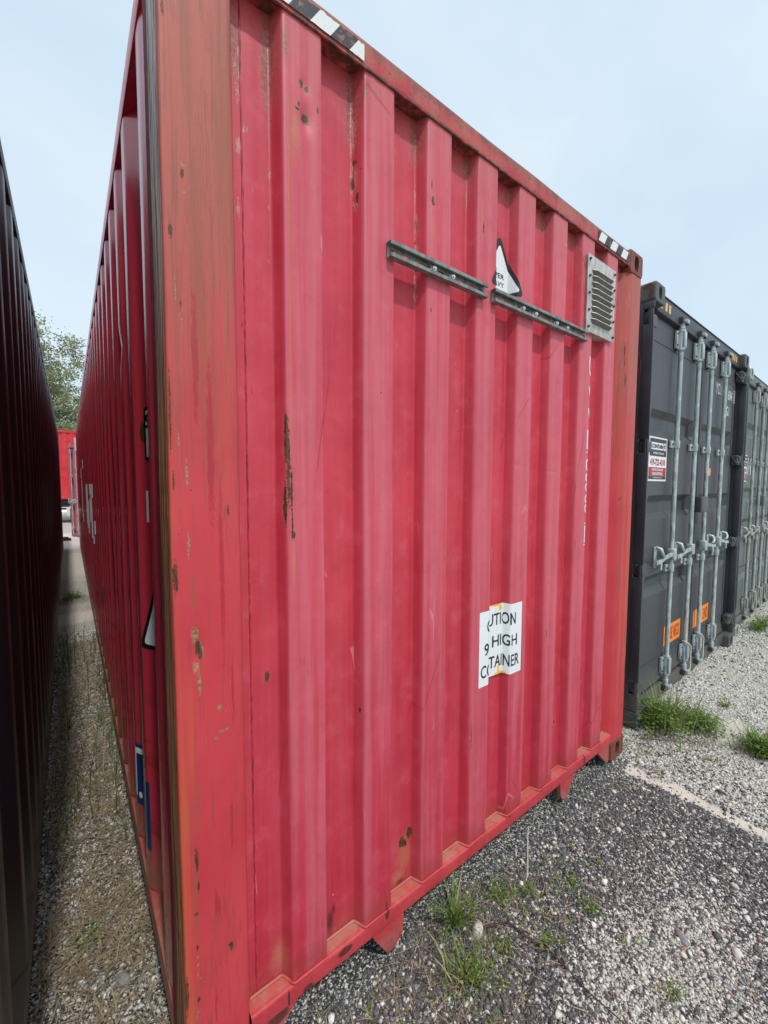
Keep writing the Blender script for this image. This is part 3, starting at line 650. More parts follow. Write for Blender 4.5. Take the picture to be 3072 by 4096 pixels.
    lx0, lx1 = x0+.040, x1-.040; n = 9; p0 = z1-.062; pitch = (z1-z0-.102)/n
    for k in range(n):
        zt = p0-k*pitch; mb = MB(); U = np.linspace(0, 1, 15)
        def hood(u, w):
            e = min(1, min(u, 1-u)/.10); e = math.sin(e*math.pi/2)
            x = lx0+(lx1-lx0)*u
            # w 0..1: bright curled lip, top to front edge
            a = w*math.pi/2; return (x, yf-.001-.019*math.sin(a)*e, zt-.012*(1-math.cos(a))*e-(1-e)*.004)
        mb.grid(list(U), list(np.linspace(0, 1, 6)), hood, 0, True, flip=True)
        def gr(u, w):
            e = min(1, min(u, 1-u)/.10); e = math.sin(e*math.pi/2); x = lx0+(lx1-lx0)*u
            return (x, yf-.0012-.0175*(1-w)*e, zt-.012*e-(1-e)*.004-(pitch-.016)*w*e)
        mb.grid(list(U), [0, .5, 1], gr, 1, True, flip=True)
        mb.build('louvre', [M['vent'], M['mesh']], v)
    for sx in (x0+.017, x1-.014):
        for k in range(5):
            sz = z0+.022+k*(z1-z0-.044)/4; mb = MB(); mb.tube([(sx, yf, sz), (sx, yf-.007, sz)], .0062, 6); mb.build('screw', M['screw'], v)
    mb = MB()
    for j, (tx, wd) in enumerate((('GROUPE', .05), ('SOVE', .045), ('SOVE', .045))):
        vs, fs = text_mesh(tx, 1, wd, .010); put_flat(mb, vs, fs, lambda a, b_: (a, yf-.0012, b_), x0+.075, z1-.024-j*.014)
    mb.build('vent_lettering', M['white'], v)
    # --- caution sign, moulded over the ribs; a little slack across the recess
    s0 = end_s_of_x(1.085); s1 = end_s_of_x(1.366); zt, zb = 1.114, .808
    base = end_map(.0015)
    def slack(off):
        f0 = end_map(off); sa, sb = end_s_of_x(1.185), end_s_of_x(1.30)
        def f(s, z):
            p = f0(s, z)
            if sa < s < sb:
                t = (s-sa)/(sb-sa); return (p[0], p[1]-.013*math.sin(math.pi*t)**1.0*(1-.15*t), p[2]+.004*math.sin(math.pi*t))
            return p
        return f
    mb = MB(); ss = np.linspace(s0, s1, 44); f = slack(.0015)
    mb.grid(list(ss), list(np.linspace(zb, zt, 8)), f, 0, True); cs = mb.build('caution_sign', M['caution'], T, 'white CAUTION HIGH CONTAINER sign stuck over the ribs')
    f2 = slack(.0022); cuts = list(EPS)+list(ss)
    for body, a, w, zz in (('CAUTION', .047, .241, zt-.090), ("9'6\" HIGH", .032, .268, zt-.183), ('CONTAINER', .012, .305, zt-.272)):
        mb = MB(); vs, fs = text_mesh(body, 1, w, .052, bold=.012); put_flat(mb, vs, fs, f2, s0+a, zz, cuts); mb.build('sign_lettering', M['ink'], cs)
    # --- triangular SUPER HEAVY sticker
    sa = end_s_of_x(1.112); mb = MB(); f = end_map(.0016); f2 = end_map(.0024); f3 = end_map(.0032)
    wS = end_s_of_x(1.325)-sa; tri = [(0, 0), (wS, 0), (wS*.50, .232)]
    outer = round_poly(tri, .030, 5); c = (wS/2, .075)
    inner = round_poly([(.026, .014), (wS-.026, .014), (wS*.5, .196)], .018, 5)
    zb = 2.3785
    put_flat(mb, *poly_shape(outer), f, sa, zb, EPS, 0); put_flat(mb, *poly_shape(inner), f2, sa, zb, EPS, 1)
    for body, zz in (('SUPER', .062), ('HEAVY', .030)):
        vs, fs = text_mesh(body, 1, .105 if zz > .05 else .105, .020, bold=.01); put_flat(mb, vs, fs, f3, sa+wS*.5-.075, zb+zz, EPS, 2)
    # a torn split down the middle
    sp = []
    for k in range(14): sp.append((.0035*mn.noise(Vector((k*3.3, 0, 0)))+.002, k*.012))
    spl = [(a, b_) for a, b_ in sp]+[(a-.004-.002*mn.noise(Vector((b_*90, 1, 0))), b_) for a, b_ in sp[::-1]]
    put_flat(mb, *poly_shape(spl), f3, end_s_of_x(1.184), zb+.035, None, 3)
    mb.build('triangle_sticker', [M['black'], M['white'], M['ink'], M['side']], T, 'white and black triangle reading SUPER HEAVY')
    # --- vertical white serial marks that wrap round the seventh rib
    mb = MB(); f = end_map(.0012); se = end_s_of_x(1.8800)
    col = [('U', 2.250, 2.155), ('V', 2.107, 2.047), ('V', 2.000, 1.943), ('L', 1.894, 1.798), ('0', 1.751, 1.690), ('8', 1.679, 1.585), ('8', 1.572, 1.479), ('1', 1.414, 1.326)]
    for ch, a, b_ in col:
        if ch == '8' or ch == '0':
            halves = [(a, b_)] if ch == '0' else [(a, (a+b_)/2+.002), ((a+b_)/2-.002, b_)]
            for (p, q_) in halves:
                h = p-q_; ring = []
                o = round_rect(.045, h, .018); i_ = [(.011+x*.023/.045, .010+y*(h-.020)/h) for x, y in o]
                n = len(o); put_flat(mb, o+i_, [(k, (k+1) % n, (k+1) % n+n, k+n) for k in range(n)], f, se, q_, EPS)
        elif ch == 'V':
            h = a-b_; pts = [(0, h), (.012, h), (.024, .02), (.036, h), (.048, h), (.029, 0), (.019, 0)]
            put_flat(mb, pts, [(0, 1, 2, 5, 6)[::-1], (2, 3, 4, 5)[::-1]], f, se, b_, EPS)
        else:
            vs, fs = text_mesh(ch, 1, .045 if ch != '1' else .012, a-b_, bold=.02); put_flat(mb, vs, fs, f, se+(.0 if ch != '1' else .004), b_, EPS)
    put_flat(mb, [(0, 0), (.009, 0), (.009, .010), (0, .010)], [(0, 1, 2, 3)], f, se+.004, 1.777, EPS)
    o = [(0, 0), (.06, 0), (.06, .114), (0, .114)]; i_ = [(.012, .005), (.055, .005), (.055, .109), (.012, .109)]
    o = [(-.004, 0), (.035, 0), (.035, .114), (-.004, .114), (-.004, .109), (.030, .109), (.030, .005), (-.004, .005)]
    put_flat(mb, o, [(0, 1, 6, 7), (1, 2, 5, 6), (2, 3, 4, 5)], f, se+.004, 1.314, EPS)
    mb.build('serial_marking', M['whitepaint'], T)
    # --- stickers and letters on the long side (in the alley)
    PY = [a for a, b in prof]; PD = [b for a, b in prof]
    SS = arc_tables(prof)
    def side_map(off):
        def f(s, z):
            y = float(np.interp(s, SS, PY)); d = float(np.interp(s, SS, PD)); return (.003+d-off, y, z)
        return f
    sy = lambda y: float(np.interp(y, PY, SS))
    def patch(name, mats, items, lab=None):
        mb = MB()
        for (ya, yb, za, zb, mi, off) in items:
            a, b_ = sy(ya), sy(yb); put_flat(mb, [(0, 0), (b_-a, 0), (b_-a, zb-za), (0, zb-za)], [(0, 3, 2, 1)], side_map(off), a, za, SS, mi)
        return mb.build(name, mats, T, lab)
    mb = MB(); a, b_ = sy(.43), sy(.5545)
    put_flat(mb, *poly_shape(round_rect(b_-a, .175, .012)), side_map(.003), a, 1.694, SS, 0)
    put_flat(mb, *poly_shape([(x*(b_-a-.022)/(b_-a)+.011, y*.153/.175+.011) for x, y in round_rect(b_-a, .175, .008)]), side_map(.004), a, 1.694, SS, 1)
    vs, fs = text_mesh('2', 1, .05, .05, bold=.03); put_flat(mb, vs, fs, side_map(.005), b_-.055, 1.80, SS, 0)
    mb.build('side_sticker', [M['black'], M['white']], T, 'white sticker with black rounded border')
    patch('side_sticker', [M['white']], [(.545, .5545, 1.487, 1.593, 0, .003)], 'narrow plain white strip')
    mb = MB(); a, b_ = sy(.375), sy(.608); tri = [(0, 0), (b_-a, 0), ((b_-a)*.42, .36)]
    put_flat(mb, *poly_shape(round_poly(tri, .03, 4)), side_map(.003), a, 1.048, SS, 0)
    put_flat(mb, *poly_shape(round_poly([(.03, .015), (b_-a-.024, .015), ((b_-a)*.42, .31)], .018, 4)), side_map(.004), a, 1.048, SS, 1)
    mb.build('warning_triangle', [M['black'], M['white']], T, 'white triangle sticker with black border')
    patch('blue_sticker', [M['blue'], M['white'], M['torn']], [(.586, .608, .300, .556, 0, .003), (.604, .612, .312, .600, 2, .0042), (.612, .660, .30, .52, 2, .003), (.838, .893, .295, .552, 0, .003), (.846, .893, .512, .536, 1, .004), (.883, .893, .330, .512, 1, .004), (.890, .902, .32, .56, 2, .005)], 'torn blue sticker with a white bar')
    mb = MB(); cx = sy(.865)
    circ = [(.011*math.cos(t), .014*math.sin(t)) for t in np.linspace(0, 2*math.pi, 14, endpoint=False)]
    put_flat(mb, *poly_shape(circ), side_map(.0042), cx, .335, SS, 0); mb.build('sticker_dot', M['white'], T)
    S0 = lambda k: .537+.284*k
    it = []
    def bar(k, za, zb, fa=0.15, fb=1.0): it.append((S0(k)+.068*fa, S0(k)+.068*fb+.03, za, zb, 0, .003))
    bar(11, 1.14, 1.27); bar(12, 1.02, 1.10); bar(12, 1.48, 1.62); bar(13, 1.05, 1.62); bar(14, 1.50, 1.62); bar(14, 1.20, 1.46, .1, .6); bar(16, 1.10, 1.42); bar(16, 1.02, 1.10, .4, 1); bar(17, 1.06, 1.62, .1, .6); bar(18, 1.10, 1.62, .1, .5); bar(22, 1.86, 2.0, .2, .8); bar(24, 1.00, 1.14); bar(25, 1.05, 1.70, .1, .7); bar(26, 1.72, 1.90)
    patch('side_lettering', [M['white']], it, 'faded white letters far along the side')
    # small white louvre at the far top of the side
    mb = MB(); mb.box(-.022, .004, 11.55, 11.80, 2.44, 2.76)
    for k in range(8): mb.box(-.034, -.022, 11.56, 11.79, 2.46+k*.037, 2.48+k*.037)
    mb.build('side_vent', M['white'], T)
    return T
red_container()

# ================================================================== containers with doors towards -y
_mesh_cache = {}
def cached(key, maker):
    if key not in _mesh_cache: _mesh_cache[key] = maker()
    return _mesh_cache[key]
RY = .035
def rod_parts(T, x, handle, galv, hz=1.11, cord=False):
    """lock rod with cams, guides and handle as parts"""
    def put(name, key, maker, parent=T, label=None):
        me = cached((key, galv.name, handle, hz), maker); o = link(name, me, parent, label); o.location = (x, 0, 0) if parent is T else (0, 0, 0); return o
    def mk(fn, mats):
        def g():
            mb = MB(); fn(mb); o = mb.build('tmp', mats); me = o.data; bpy.data.objects.remove(o); return me
        return g
    def rodf(mb): mb.tube([(0, RY, .13), (0, RY, 2.76)], .0155, 14)
    rod = put('lock_rod', 'rod', mk(rodf, galv))
    def sleeve(z0):
        def g(mb):
            mb.tube([(0, RY, z0), (0, RY, z0+.125)], .023, 14); mb.box(-.055, .042, RY+.010, RY+.028, z0, z0+.125, 0, .003)
            mb.box(-.022, .022, RY-.0285, RY-.016, z0+.006, z0+.119, 0, .004)
            for zz in (z0-.004, z0+.125): mb.tube([(0, RY, zz-.006), (0, RY, zz+.010)], .026, 14)
            for bx in (-.045, .034):
                for bz in (.022, .103): mb.tube([(bx, RY+.010, z0+bz), (bx, RY+.004, z0+bz)], .006, 8, 1)
        return g
    for z0 in (2.612, .200): put('rod_guide', 'guide%.2f' % z0, mk(sleeve(z0), [galv, MAT['screw']]), rod)
    def clamp(z0):
        def g(mb):
            mb.box(-.066, .036, RY+.010, RY+.030, z0, z0+.052, 0, .003); mb.tube([(0, RY, z0), (0, RY, z0+.052)], .022, 12)
            mb.tube([(-.05, RY+.010, z0+.026), (-.05, RY+.004, z0+.026)], .008, 8, 1); mb.tube([(.030, RY+.008, z0+.026), (.030, RY-.004, z0+.026)], .006, 8, 1)
        return g
    for z0 in (1.90, .985): put('rod_clamp', 'clamp%.2f' % z0, mk(clamp(z0), [galv, MAT['screw']]), rod)
    def cam(zt, sg):
        def g(mb):
            mb.tube([(0, RY, zt), (0, RY, zt+sg*.030)], [.021, .019], 12)
            mb.tube([(0, RY, zt+sg*.03), (0, RY, zt+sg*.042)], [.013, .013], 12)
            z = zt+sg*.050
            mb.box(-.020, .024, RY-.030, RY+.012, z-.010, z+.010, 0, .004); mb.box(-.012, .040, RY-.036, RY-.022, z-.014, z+.012, 0, .004)
            mb.box(-.058, .050, RY+.004, RY+.030, z-.022, z-.010, 1, .003); mb.box(-.058, .050, RY+.004, RY+.030, z+.010, z+.022, 1, .003); mb.box(-.058, -.044, RY-.024, RY+.03, z-.022, z+.022, 1, .003); mb.box(.030, .052, RY-.030, RY-.008, z-.020, z+.004, 1, .004)
        return g
    for zt, sg in ((2.752, 1), (.150, -1)): put('cam_lock', 'cam%d' % sg, mk(cam(zt, sg), [galv, MAT['keeper']]), rod)
    s = handle
    def hub(mb):
        mb.box(-.026, .026, RY-.030, RY+.018, hz-.040, hz+.045, 0, .008)
        mb.box(min(0, s*.10), max(0, s*.10), RY-.018, RY-.004, hz-.014, hz+.016, 0, .004)
        pts = [(s*.09, RY-.012, hz), (s*.16, RY-.014, hz-.006), (s*.23, RY-.014, hz-.022), (s*.335, RY-.012, hz-.028)]
        for a, b_ in zip(pts[:-1], pts[1:]):
            mb.prism([(a[0], a[2]-.013), (b_[0], b_[2]-.013), (b_[0], b_[2]+.013), (a[0], a[2]+.013)], 'y', RY-.018, RY-.007)
        # catch and retainer with its hook
        cx = s*.245
        mb.box(cx-.020, cx+.020, RY+.020, RY+.034, hz-.075, hz+.075, 0, .006)
        mb.tube([(cx, RY+.02, hz+.07), (cx, RY-.012, hz+.062), (cx+s*.004, RY-.022, hz+.036), (cx-s*.018, RY-.022, hz+.014), (cx-s*.050, RY-.018, hz+.008)], [.012, .012, .011, .010, .008], 8)
        mb.tube([(cx, RY+.02, hz-.05), (cx, RY-.020, hz-.050)], .014, 10); mb.tube([(cx, RY-.012, hz-.050), (cx, RY-.014, hz-.085)], .010, 8)
    put('handle', 'handle', mk(hub, galv), rod)
    if cord:
        mb = MB(); z = .345
        pts = [(x-.024, RY-.02, z), (x-.010, RY-.032, z-.012), (x+.018, RY-.036, z-.034), (x+.032, RY-.034, z-.050), (x+.033, RY-.034, z-.12), (x+.034, RY-.036, z-.20), (x+.030, RY-.034, z-.235)]
        mb.tube(pts, .0045, 6); mb.tube([(x-.024, RY-.02, z), (x-.018, RY+.014, z+.004), (x+.02, RY+.016, z-.006)], .0045, 6)
        mb.build('cord', MAT['rope'], T)
MAT['keeper'] = simple('dark_keeper_steel', (.055, .057, .062), .5, .2)

def door_container(loc, rz, label, paint, cast, galv, bands, hz=1.11, length=12.192, group='containers parked in the yard', cords=True, lug=None, rods=(.628, 1.050, 1.390, 1.820)):
    T = thing('shipping_container', loc, label, 'shipping container', rz, group)
    M = MAT; DY = .068; lug = lug or paint
    # doors: pressed panels with horizontal recesses
    def door(x0, x1, ra, rb, name):
        mb = MB(); dep = .036
        xs = sorted(set([x0, ra-.0, ra+.05, rb-.05, rb, x1]+list(np.linspace(x0, x1, 8))))
        zs = {.185, 2.748}
        for a, c in bands: zs |= {a, a+.045, c-.045, c}
        zs = sorted(zs)
        def d(x, z):
            t = 0
            for a, c in bands:
                if a < z < c: t = max(t, min(1, (z-a)/.045, (c-z)/.045))
            e = max(0, min(1, (x-ra)/.05, (rb-x)/.05)); return dep*min(t, e)
        # split so that slanted ends stay planar
        mb.grid(xs, zs, lambda x, z: (x, DY+d(x, z), z), 0, False)
        mb.box(x0, x0+.012, DY, DY+.05, .185, 2.748); mb.box(x1-.012, x1, DY, DY+.05, .185, 2.748)
        mb.box(x0, x1, DY, DY+.05, 2.748, 2.752); mb.box(x0, x1, DY-.004, DY+.05, .150, .185)
        # welded frame members: slight steps
        for z in (2.600, .335): mb.box(x0+.02, x1-.02, DY-.0035, DY+.001, z-.004, z+.004)
        for x in (x0+.055, x1-.055): mb.box(x-.004, x+.004, DY-.0035, DY+.001, .345, 2.59)
        o = mb.build(name, paint, T); return o
    door(.140, 1.196, .19, 1.105, 'door'); door(1.214, 2.318, 1.30, 2.255, 'door')
    mb = MB(); mb.box(1.196, 1.214, DY-.006, DY+.04, .16, 2.745, 0, .004); mb.box(.128, .140, DY, DY+.05, .15, 2.76); mb.box(2.318, 2.330, DY, DY+.05, .15, 2.76); mb.box(.14, 2.32, DY+.003, DY+.05, 2.754, 2.770); mb.box(.14, 2.32, DY+.003, DY+.05, .128, .148)
    mb.build('door_gasket', M['gasket'], T)
    # header and sill
    mb = MB(); mb.box(.163, W-.163, .040, .16, 2.772, 2.884, 0, .004); mb.box(.163, W-.163, .034, .12, 2.884, 2.889); mb.build('header', paint, T)
    mb = MB(); mb.box(.163, W-.163, .046, .16, .035, .126, 0, .004); mb.box(.163, W-.163, .060, .15, .008, .034); mb.build('sill', paint, T)
    # corner posts with open J section
    hz4 = ((2.640, 2.735), (1.835, 1.922), (1.020, 1.106), (.228, .318))
    for mir in (0, 1):
        mb = MB(); X = (lambda x: W-x) if mir else (lambda x: x)
        def bx(a, c, *r, **k): mb.box(min(X(a), X(c)), max(X(a), X(c)), *r, **k)
        zc = [.119]+[z for a, c in sorted(hz4) for z in (a, c)]+[H-.119]
        for i in range(0, len(zc), 2): bx(.000, .014, .0, .062, zc[i], zc[i+1], 0, bev=.003)
        bx(.000, .014, .0625, .165, .119, H-.119, 0); bx(.0145, .125, .115, .165, .119, H-.119, 0)
        mb.build('corner_post', paint, T)
        for a, c in hz4:
            mb = MB()
            if not mir:
                mb.box(.001, .014, .004, .034, a+.004, c-.004, 0, .004); mb.box(.014, .145, .030, .066, a+.010, c-.010, 0, .004); mb.tube([(.010, .020, a-.006), (.010, .020, c+.006)], .011, 10)
            else:
                mb.box(W-.155, W-.020, .012, .066, a-.004, c+.004, 0, .010); zc_ = (a+c)/2
                mb.tube([(W-.022, .014, a-.012), (W-.022, .014, c+.012)], .014, 10)
                for sg in (1, -1): mb.tube([(W-.148, .010, zc_+sg*.034), (W-.04, .010, zc_-sg*.034)], .007, 6); mb.tube([(W-.159, .018, zc_+sg*.034), (W-.159, .060, zc_-sg*.034)], .006, 6)
            mb.build('hinge', lug, T)
    for x0 in (0, W-.162):
        for z0 in (0, H-.118): casting(T, cast, x0, z0, -.004)
        for z0 in (0, H-.118): casting(T, cast, x0, z0, length, False, ydir=-1)
    # lock rods and lock box
    for i, x in enumerate(rods):
        rod_parts(T, x, -1 if i < 2 else 1, galv, hz+(0.0, .02, .03, .03)[i]*0, cord=(cords and i in (1, 2)))
    mb = MB(); mb.box(1.16, 1.335, -.002, .060, 1.405, 1.535, 0, .008); mb.box(1.12, 1.16, .045, .067, 1.42, 1.52); mb.build('lock_box', paint, T)
    # long walls, roof, far end
    prof = side_profile(.166, length-.16)
    for side in (0, 1):
        mb = MB(); mb.grid(list(range(len(prof))), [.15, 2.80], lambda i, z: ((.003+prof[i][1]) if side == 0 else (W-.003-prof[i][1]), prof[i][0], z), 0, False, flip=(side == 0)); mb.build('side_wall', paint, T)
        x0, x1 = (.0, .05) if side == 0 else (W-.05, W)
        mb = MB(); mb.box(x0, x1, .179, length-.179, 2.80, 2.872); mb.build('top_side_rail', paint, T)
        mb = MB(); mb.box(x0, x1, .179, length-.179, .045, .15); mb.build('bottom_side_rail', paint, T)
    mb = MB(); rp = []; y = .17
    while y < length-.2: rp += [(y, 2.884), (y+.09, 2.884), (y+.11, 2.868), (y+.19, 2.868)]; y += .21
    mb.grid(list(range(len(rp))), [.05, W-.05], lambda i, x: (x, rp[i][0], rp[i][1]), 0, False); mb.build('roof', paint, T)
    mb = MB(); mb.box(.02, W-.02, length-.06, length-.01, .12, 2.87); mb.build('end_wall', paint, T)
    mb = MB(); mb.box(.06, W-.06, .17, length-.07, .12, .155); mb.build('floor_pan', M['dark'], T)
    return T

def flat_at(y): return lambda a, b_: (a, y, b_)
def rect(mb, x0, x1, z0, z1, y, mi=0): mb.add([(x0, y, z0), (x1, y, z0), (x1, y, z1), (x0, y, z1)], [(0, 1, 2, 3)], mi)
def text_at(mb, body, x0, z0, w, h, y, mi=0, bold=.01):
    vs, fs = text_mesh(body, 1, w, h, bold=bold); put_flat(mb, vs, fs, flat_at(y), x0, z0, None, mi)
def dealer_sign(T, x0=.200, z0=1.655, w=.340, h=.306, y=.0665):
    M = MAT; mb = MB()
    rect(mb, x0, x0+w, z0, z0+h, y, 0)
    Z = lambda f: z0+h*(1-f); X = lambda f: x0+w*f
    rect(mb, X(.05), X(.955), Z(.43), Z(.035), y-.0012, 1)           # black top
    rect(mb, X(.10), X(.92), Z(.285), Z(.125), y-.0022, 0)           # white name bar
    rect(mb, X(.765), X(.925), Z(.120), Z(.095), y-.003, 2); rect(mb, X(.765), X(.925), Z(.315), Z(.290), y-.003, 2); rect(mb, X(.765), X(.778), Z(.315), Z(.095), y-.0032, 2)
    text_at(mb, 'CONTAIN', X(.13), Z(.255), w*.61, h*.095, y-.0034, 1, .04); text_at(mb, 'IT', X(.80), Z(.255), w*.10, h*.095, y-.0034, 1, .04)
    text_at(mb, 'MOBILE STORAGE', X(.22), Z(.385), w*.58, h*.045, y-.0030, 0, .02)
    text_at(mb, '419-722-4310', X(.09), Z(.645), w*.82, h*.155, y-.0012, 2, .025)
    rect(mb, X(.03), X(.965), Z(.885), Z(.685), y-.0012, 2)
    text_at(mb, 'SHIPPING CONTAINER', X(.18), Z(.768), w*.62, h*.058, y-.0022, 0, .02); text_at(mb, 'SALES & RENTALS', X(.20), Z(.860), w*.58, h*.065, y-.0022, 0, .03)
    rect(mb, X(.03), X(.965), Z(.958), Z(.890), y-.0014, 1)
    text_at(mb, 'containit-storage.com', X(.24), Z(.940), w*.50, h*.034, y-.0024, 0, .01)
    mb.build('dealer_sign', [M['white'], M['black'], M['redink']], T, 'white, black and red dealer sign with a phone number')

grey = door_container((2.7612, .0476, -.0046), .01513, 'dark grey container beside the big red one, with a dealer sign on its door', MAT['grey'], MAT['greycast'], MAT['galv'], [(.835, .985), (1.385, 1.555), (1.975, 2.150)])
dealer_sign(grey)
def grey_marks(T):
    M = MAT; y = .0662; mb = MB()
    rect(mb, .650, 1.018, .385, .540, y); text_at(mb, 'GOOSE NECK', .672, .412, .325, .100, y-.001, 1, .012); mb.build('gooseneck_sticker', [M['orange'], M['redink']], T, 'orange sticker reading GOOSE NECK')
    mb = MB(); rect(mb, 1.350, 1.790, .378, .535, y); text_at(mb, 'END', 1.632, .404, .135, .100, y-.001, 1, .012); mb.build('gooseneck_sticker', [M['orange'], M['redink']], T, 'orange sticker reading END')
    mb = MB(); text_at(mb, 'YCU', 1.672, 2.448, .170, .100, y, 0, .015); text_at(mb, '604', 2.060, 2.440, .150, .095, y, 0, .015); text_at(mb, '3', 2.262, 2.452, .036, .085, y, 0, .02)
    x0, x1, z0, z1 = 2.248, 2.312, 2.436, 2.552
    for r in ((x0, x1, z0, z0+.006), (x0, x1, z1-.006, z1), (x0, x0+.005, z0+.006, z1-.006), (x1-.005, x1, z0+.006, z1-.006)): rect(mb, *r, y)
    text_at(mb, 'G1', 2.03, 2.290, .105, .090, y, 0, .015); mb.build('serial_marking', M['whitepaint'], T)
    mb = MB(); rect(mb, 1.560, 1.640, 1.715, 1.780, y); mb.build('orange_label', M['orange'], T)
    yh = .0385
    for xs, m in (((.215, .300, .365), M['yellow']), ((2.02, 2.085, 2.15), M['orange2'])):
        mb = MB()
        for x in xs: mb.add([(x, yh, 2.800), (x+.036, yh, 2.800), (x+.042, yh, 2.856), (x+.006, yh, 2.856)], [(0, 1, 2, 3)])
        rect(mb, xs[0]-.02, xs[-1]+.06, 2.797, 2.860, yh+.0008, 1)
        mb.build('reflective_marking', [m, M['grey'] if m is M['yellow'] else M['black']], T)
    # a chipped rusty hook shape on the side of the upper casting
    mb = MB(); z = H-.118; pts = [(.066, z+.100), (.040, z+.110), (.020, z+.108), (.010, z+.098), (.008, z+.060), (.012, z+.020), (.026, z+.016), (.034, z+.022), (.027, z+.050), (.030, z+.084), (.048, z+.082), (.062, z+.078)]
    mb.add([(-.0012, a+.004, b_) for a, b_ in pts], [tuple(range(len(pts)))]); mb.build('rust_patch', simple('chipped_primer', (.16, .045, .035), .8, scale=60, var=.3), T)
    mb = MB(); pts = [(.060, 2.42), (.085, 2.47), (.070, 2.48), (.078, 2.36), (.066, 2.30), (.060, 2.36)]
    mb.add([(-.0012, a, b_) for a, b_ in pts], [tuple(range(len(pts)))]); mb.build('rust_patch', simple('worn_primer', (.17, .08, .065), .8, scale=40), T)
grey_marks(grey)
GB = [(.62+.34*k, .62+.34*k+.175) for k in range(5)]
green = door_container((5.52, .135, -.03), .030, 'pale green grey container beyond the dark grey one', MAT['green'], MAT['galv_old'], MAT['galv_old'], [(.55, .72), (1.10, 1.27), (1.46, 1.63), (1.82, 1.99), (2.20, 2.37)])
dealer_sign(green, .17, 1.70, .33, .30)
def green_marks(T):
    mb = MB(); y = .066; text_at(mb, 'M', .54, 1.78, .17, .20, y, 0, .02); text_at(mb, '1', .80, 1.84, .03, .07, y); text_at(mb, 'J', .80, 1.68, .04, .06, y); text_at(mb, 'GST', .535, 1.67, .07, .03, y); mb.build('serial_marking', MAT['whitepaint'], T)
    mb = MB(); rect(mb, .54, .64, 1.44, 1.53, .1035); mb.build('blue_label', MAT['bluelabel'], T)
MAT['bluelabel'] = simple('pale_blue_label', (.10, .25, .60), .5)
green_marks(green)
slate = door_container((8.12, .26, -.04), .030, 'slate blue grey container at the right edge, farthest of the row', MAT['slate'], MAT['greycast'], MAT['galv_old'], [(.835, .985), (1.385, 1.555), (1.975, 2.150)], cords=False)
pink = door_container((-.15, 15.25, -.02), R(-72.5), 'faded pink red container with grey lock rods at the far end of the alley', MAT['pink'], MAT['pink'], MAT['galv'], [(.55, .72), (1.00, 1.17), (1.46, 1.63), (1.95, 2.12)], length=6.06, cords=False, rods=(.07, .49, 1.39, 1.82))
mbx = MB(); rect(mbx, 1.0+.1, 1.25, 1.9, 2.1, .064); rect(mbx, 1.42, 1.7, 1.7, 1.85, .064); mbx.build('white_label', MAT['white'], pink)

# ================================================================== black container left of the alley
def black_container():
    x1 = -.330; T = thing('shipping_container', (x1-W, -.05, 0), 'black container along the left edge forming the left wall of the alley', 'shipping container', group='containers parked in the yard')
    M = MAT; prof = fillet(side_profile(.16, L-.16, .284, start=.300), .008, 2)
    for side in (1, 0):
        mb = MB(); zs = list(np.linspace(.15, 2.80, 16))
        mb.grid(list(range(len(prof))), zs, lambda i, z: ((W-.003-prof[i][1]-.002*mn.noise(Vector((prof[i][0], z, 4)))) if side else (.003+prof[i][1]), prof[i][0], z), 0, True, flip=(side == 0)); mb.build('side_wall', M['night'], T)
        a, b_ = (W-.055, W) if side else (0, .055)
        mb = MB(); mb.box(a, b_, .178, L-.178, 2.80, 2.872, 0, .005); mb.build('top_side_rail', M['nightrail'], T)
        s = 1 if side else -1; xo = W-.002 if side else .002
        mb = MB(); mb.prism([(xo, .045), (xo, .135), (xo-s*.046, .168), (xo-s*.058, .045)], 'y', .178, L-.178, 0); mb.build('bottom_side_rail', M['nightrail'], T)
    for y0 in (.0, L):
        for x0 in (0, W-.162):
            for z0 in (0, H-.118): casting(T, M['nightrail'], x0, z0, y0, y0 == 0, ydir=1 if y0 == 0 else -1)
    for x0 in (.002, W-.152):
        for y0 in (.002, L-.16): mb = MB(); mb.box(x0, x0+.15, y0, y0+.158, .119, H-.119, 0, .006); mb.build('corner_post', M['night'], T)
    mb = MB()
    ep = [(x, y) for x, y in EP]
    mb.grid(list(range(len(ep))), [.16, 2.81], lambda i, z: (ep[i][0], ep[i][1], z), 0, True); mb.build('end_wall', M['night'], T)
    mb = MB(); mb.box(.163, W-.163, .0, .09, 2.80, 2.88, 0, .004); mb.build('header_rail', M['night'], T)
    mb = MB(); mb.box(.163, W-.163, .0, .09, .10, .17, 0, .004); mb.build('sill_rail', M['night'], T)
    mb = MB(); mb.box(.03, W-.03, .05, L-.03, 2.868, 2.882); mb.build('roof', M['night'], T)
    mb = MB(); mb.box(.16, W-.16, L-.06, L-.01, .12, 2.87); mb.build('rear_wall', M['night'], T)
    mb = MB(); mb.box(.06, W-.06, .10, L-.1, .112, .155); mb.build('floor_pan', M['dark'], T)
black_container()

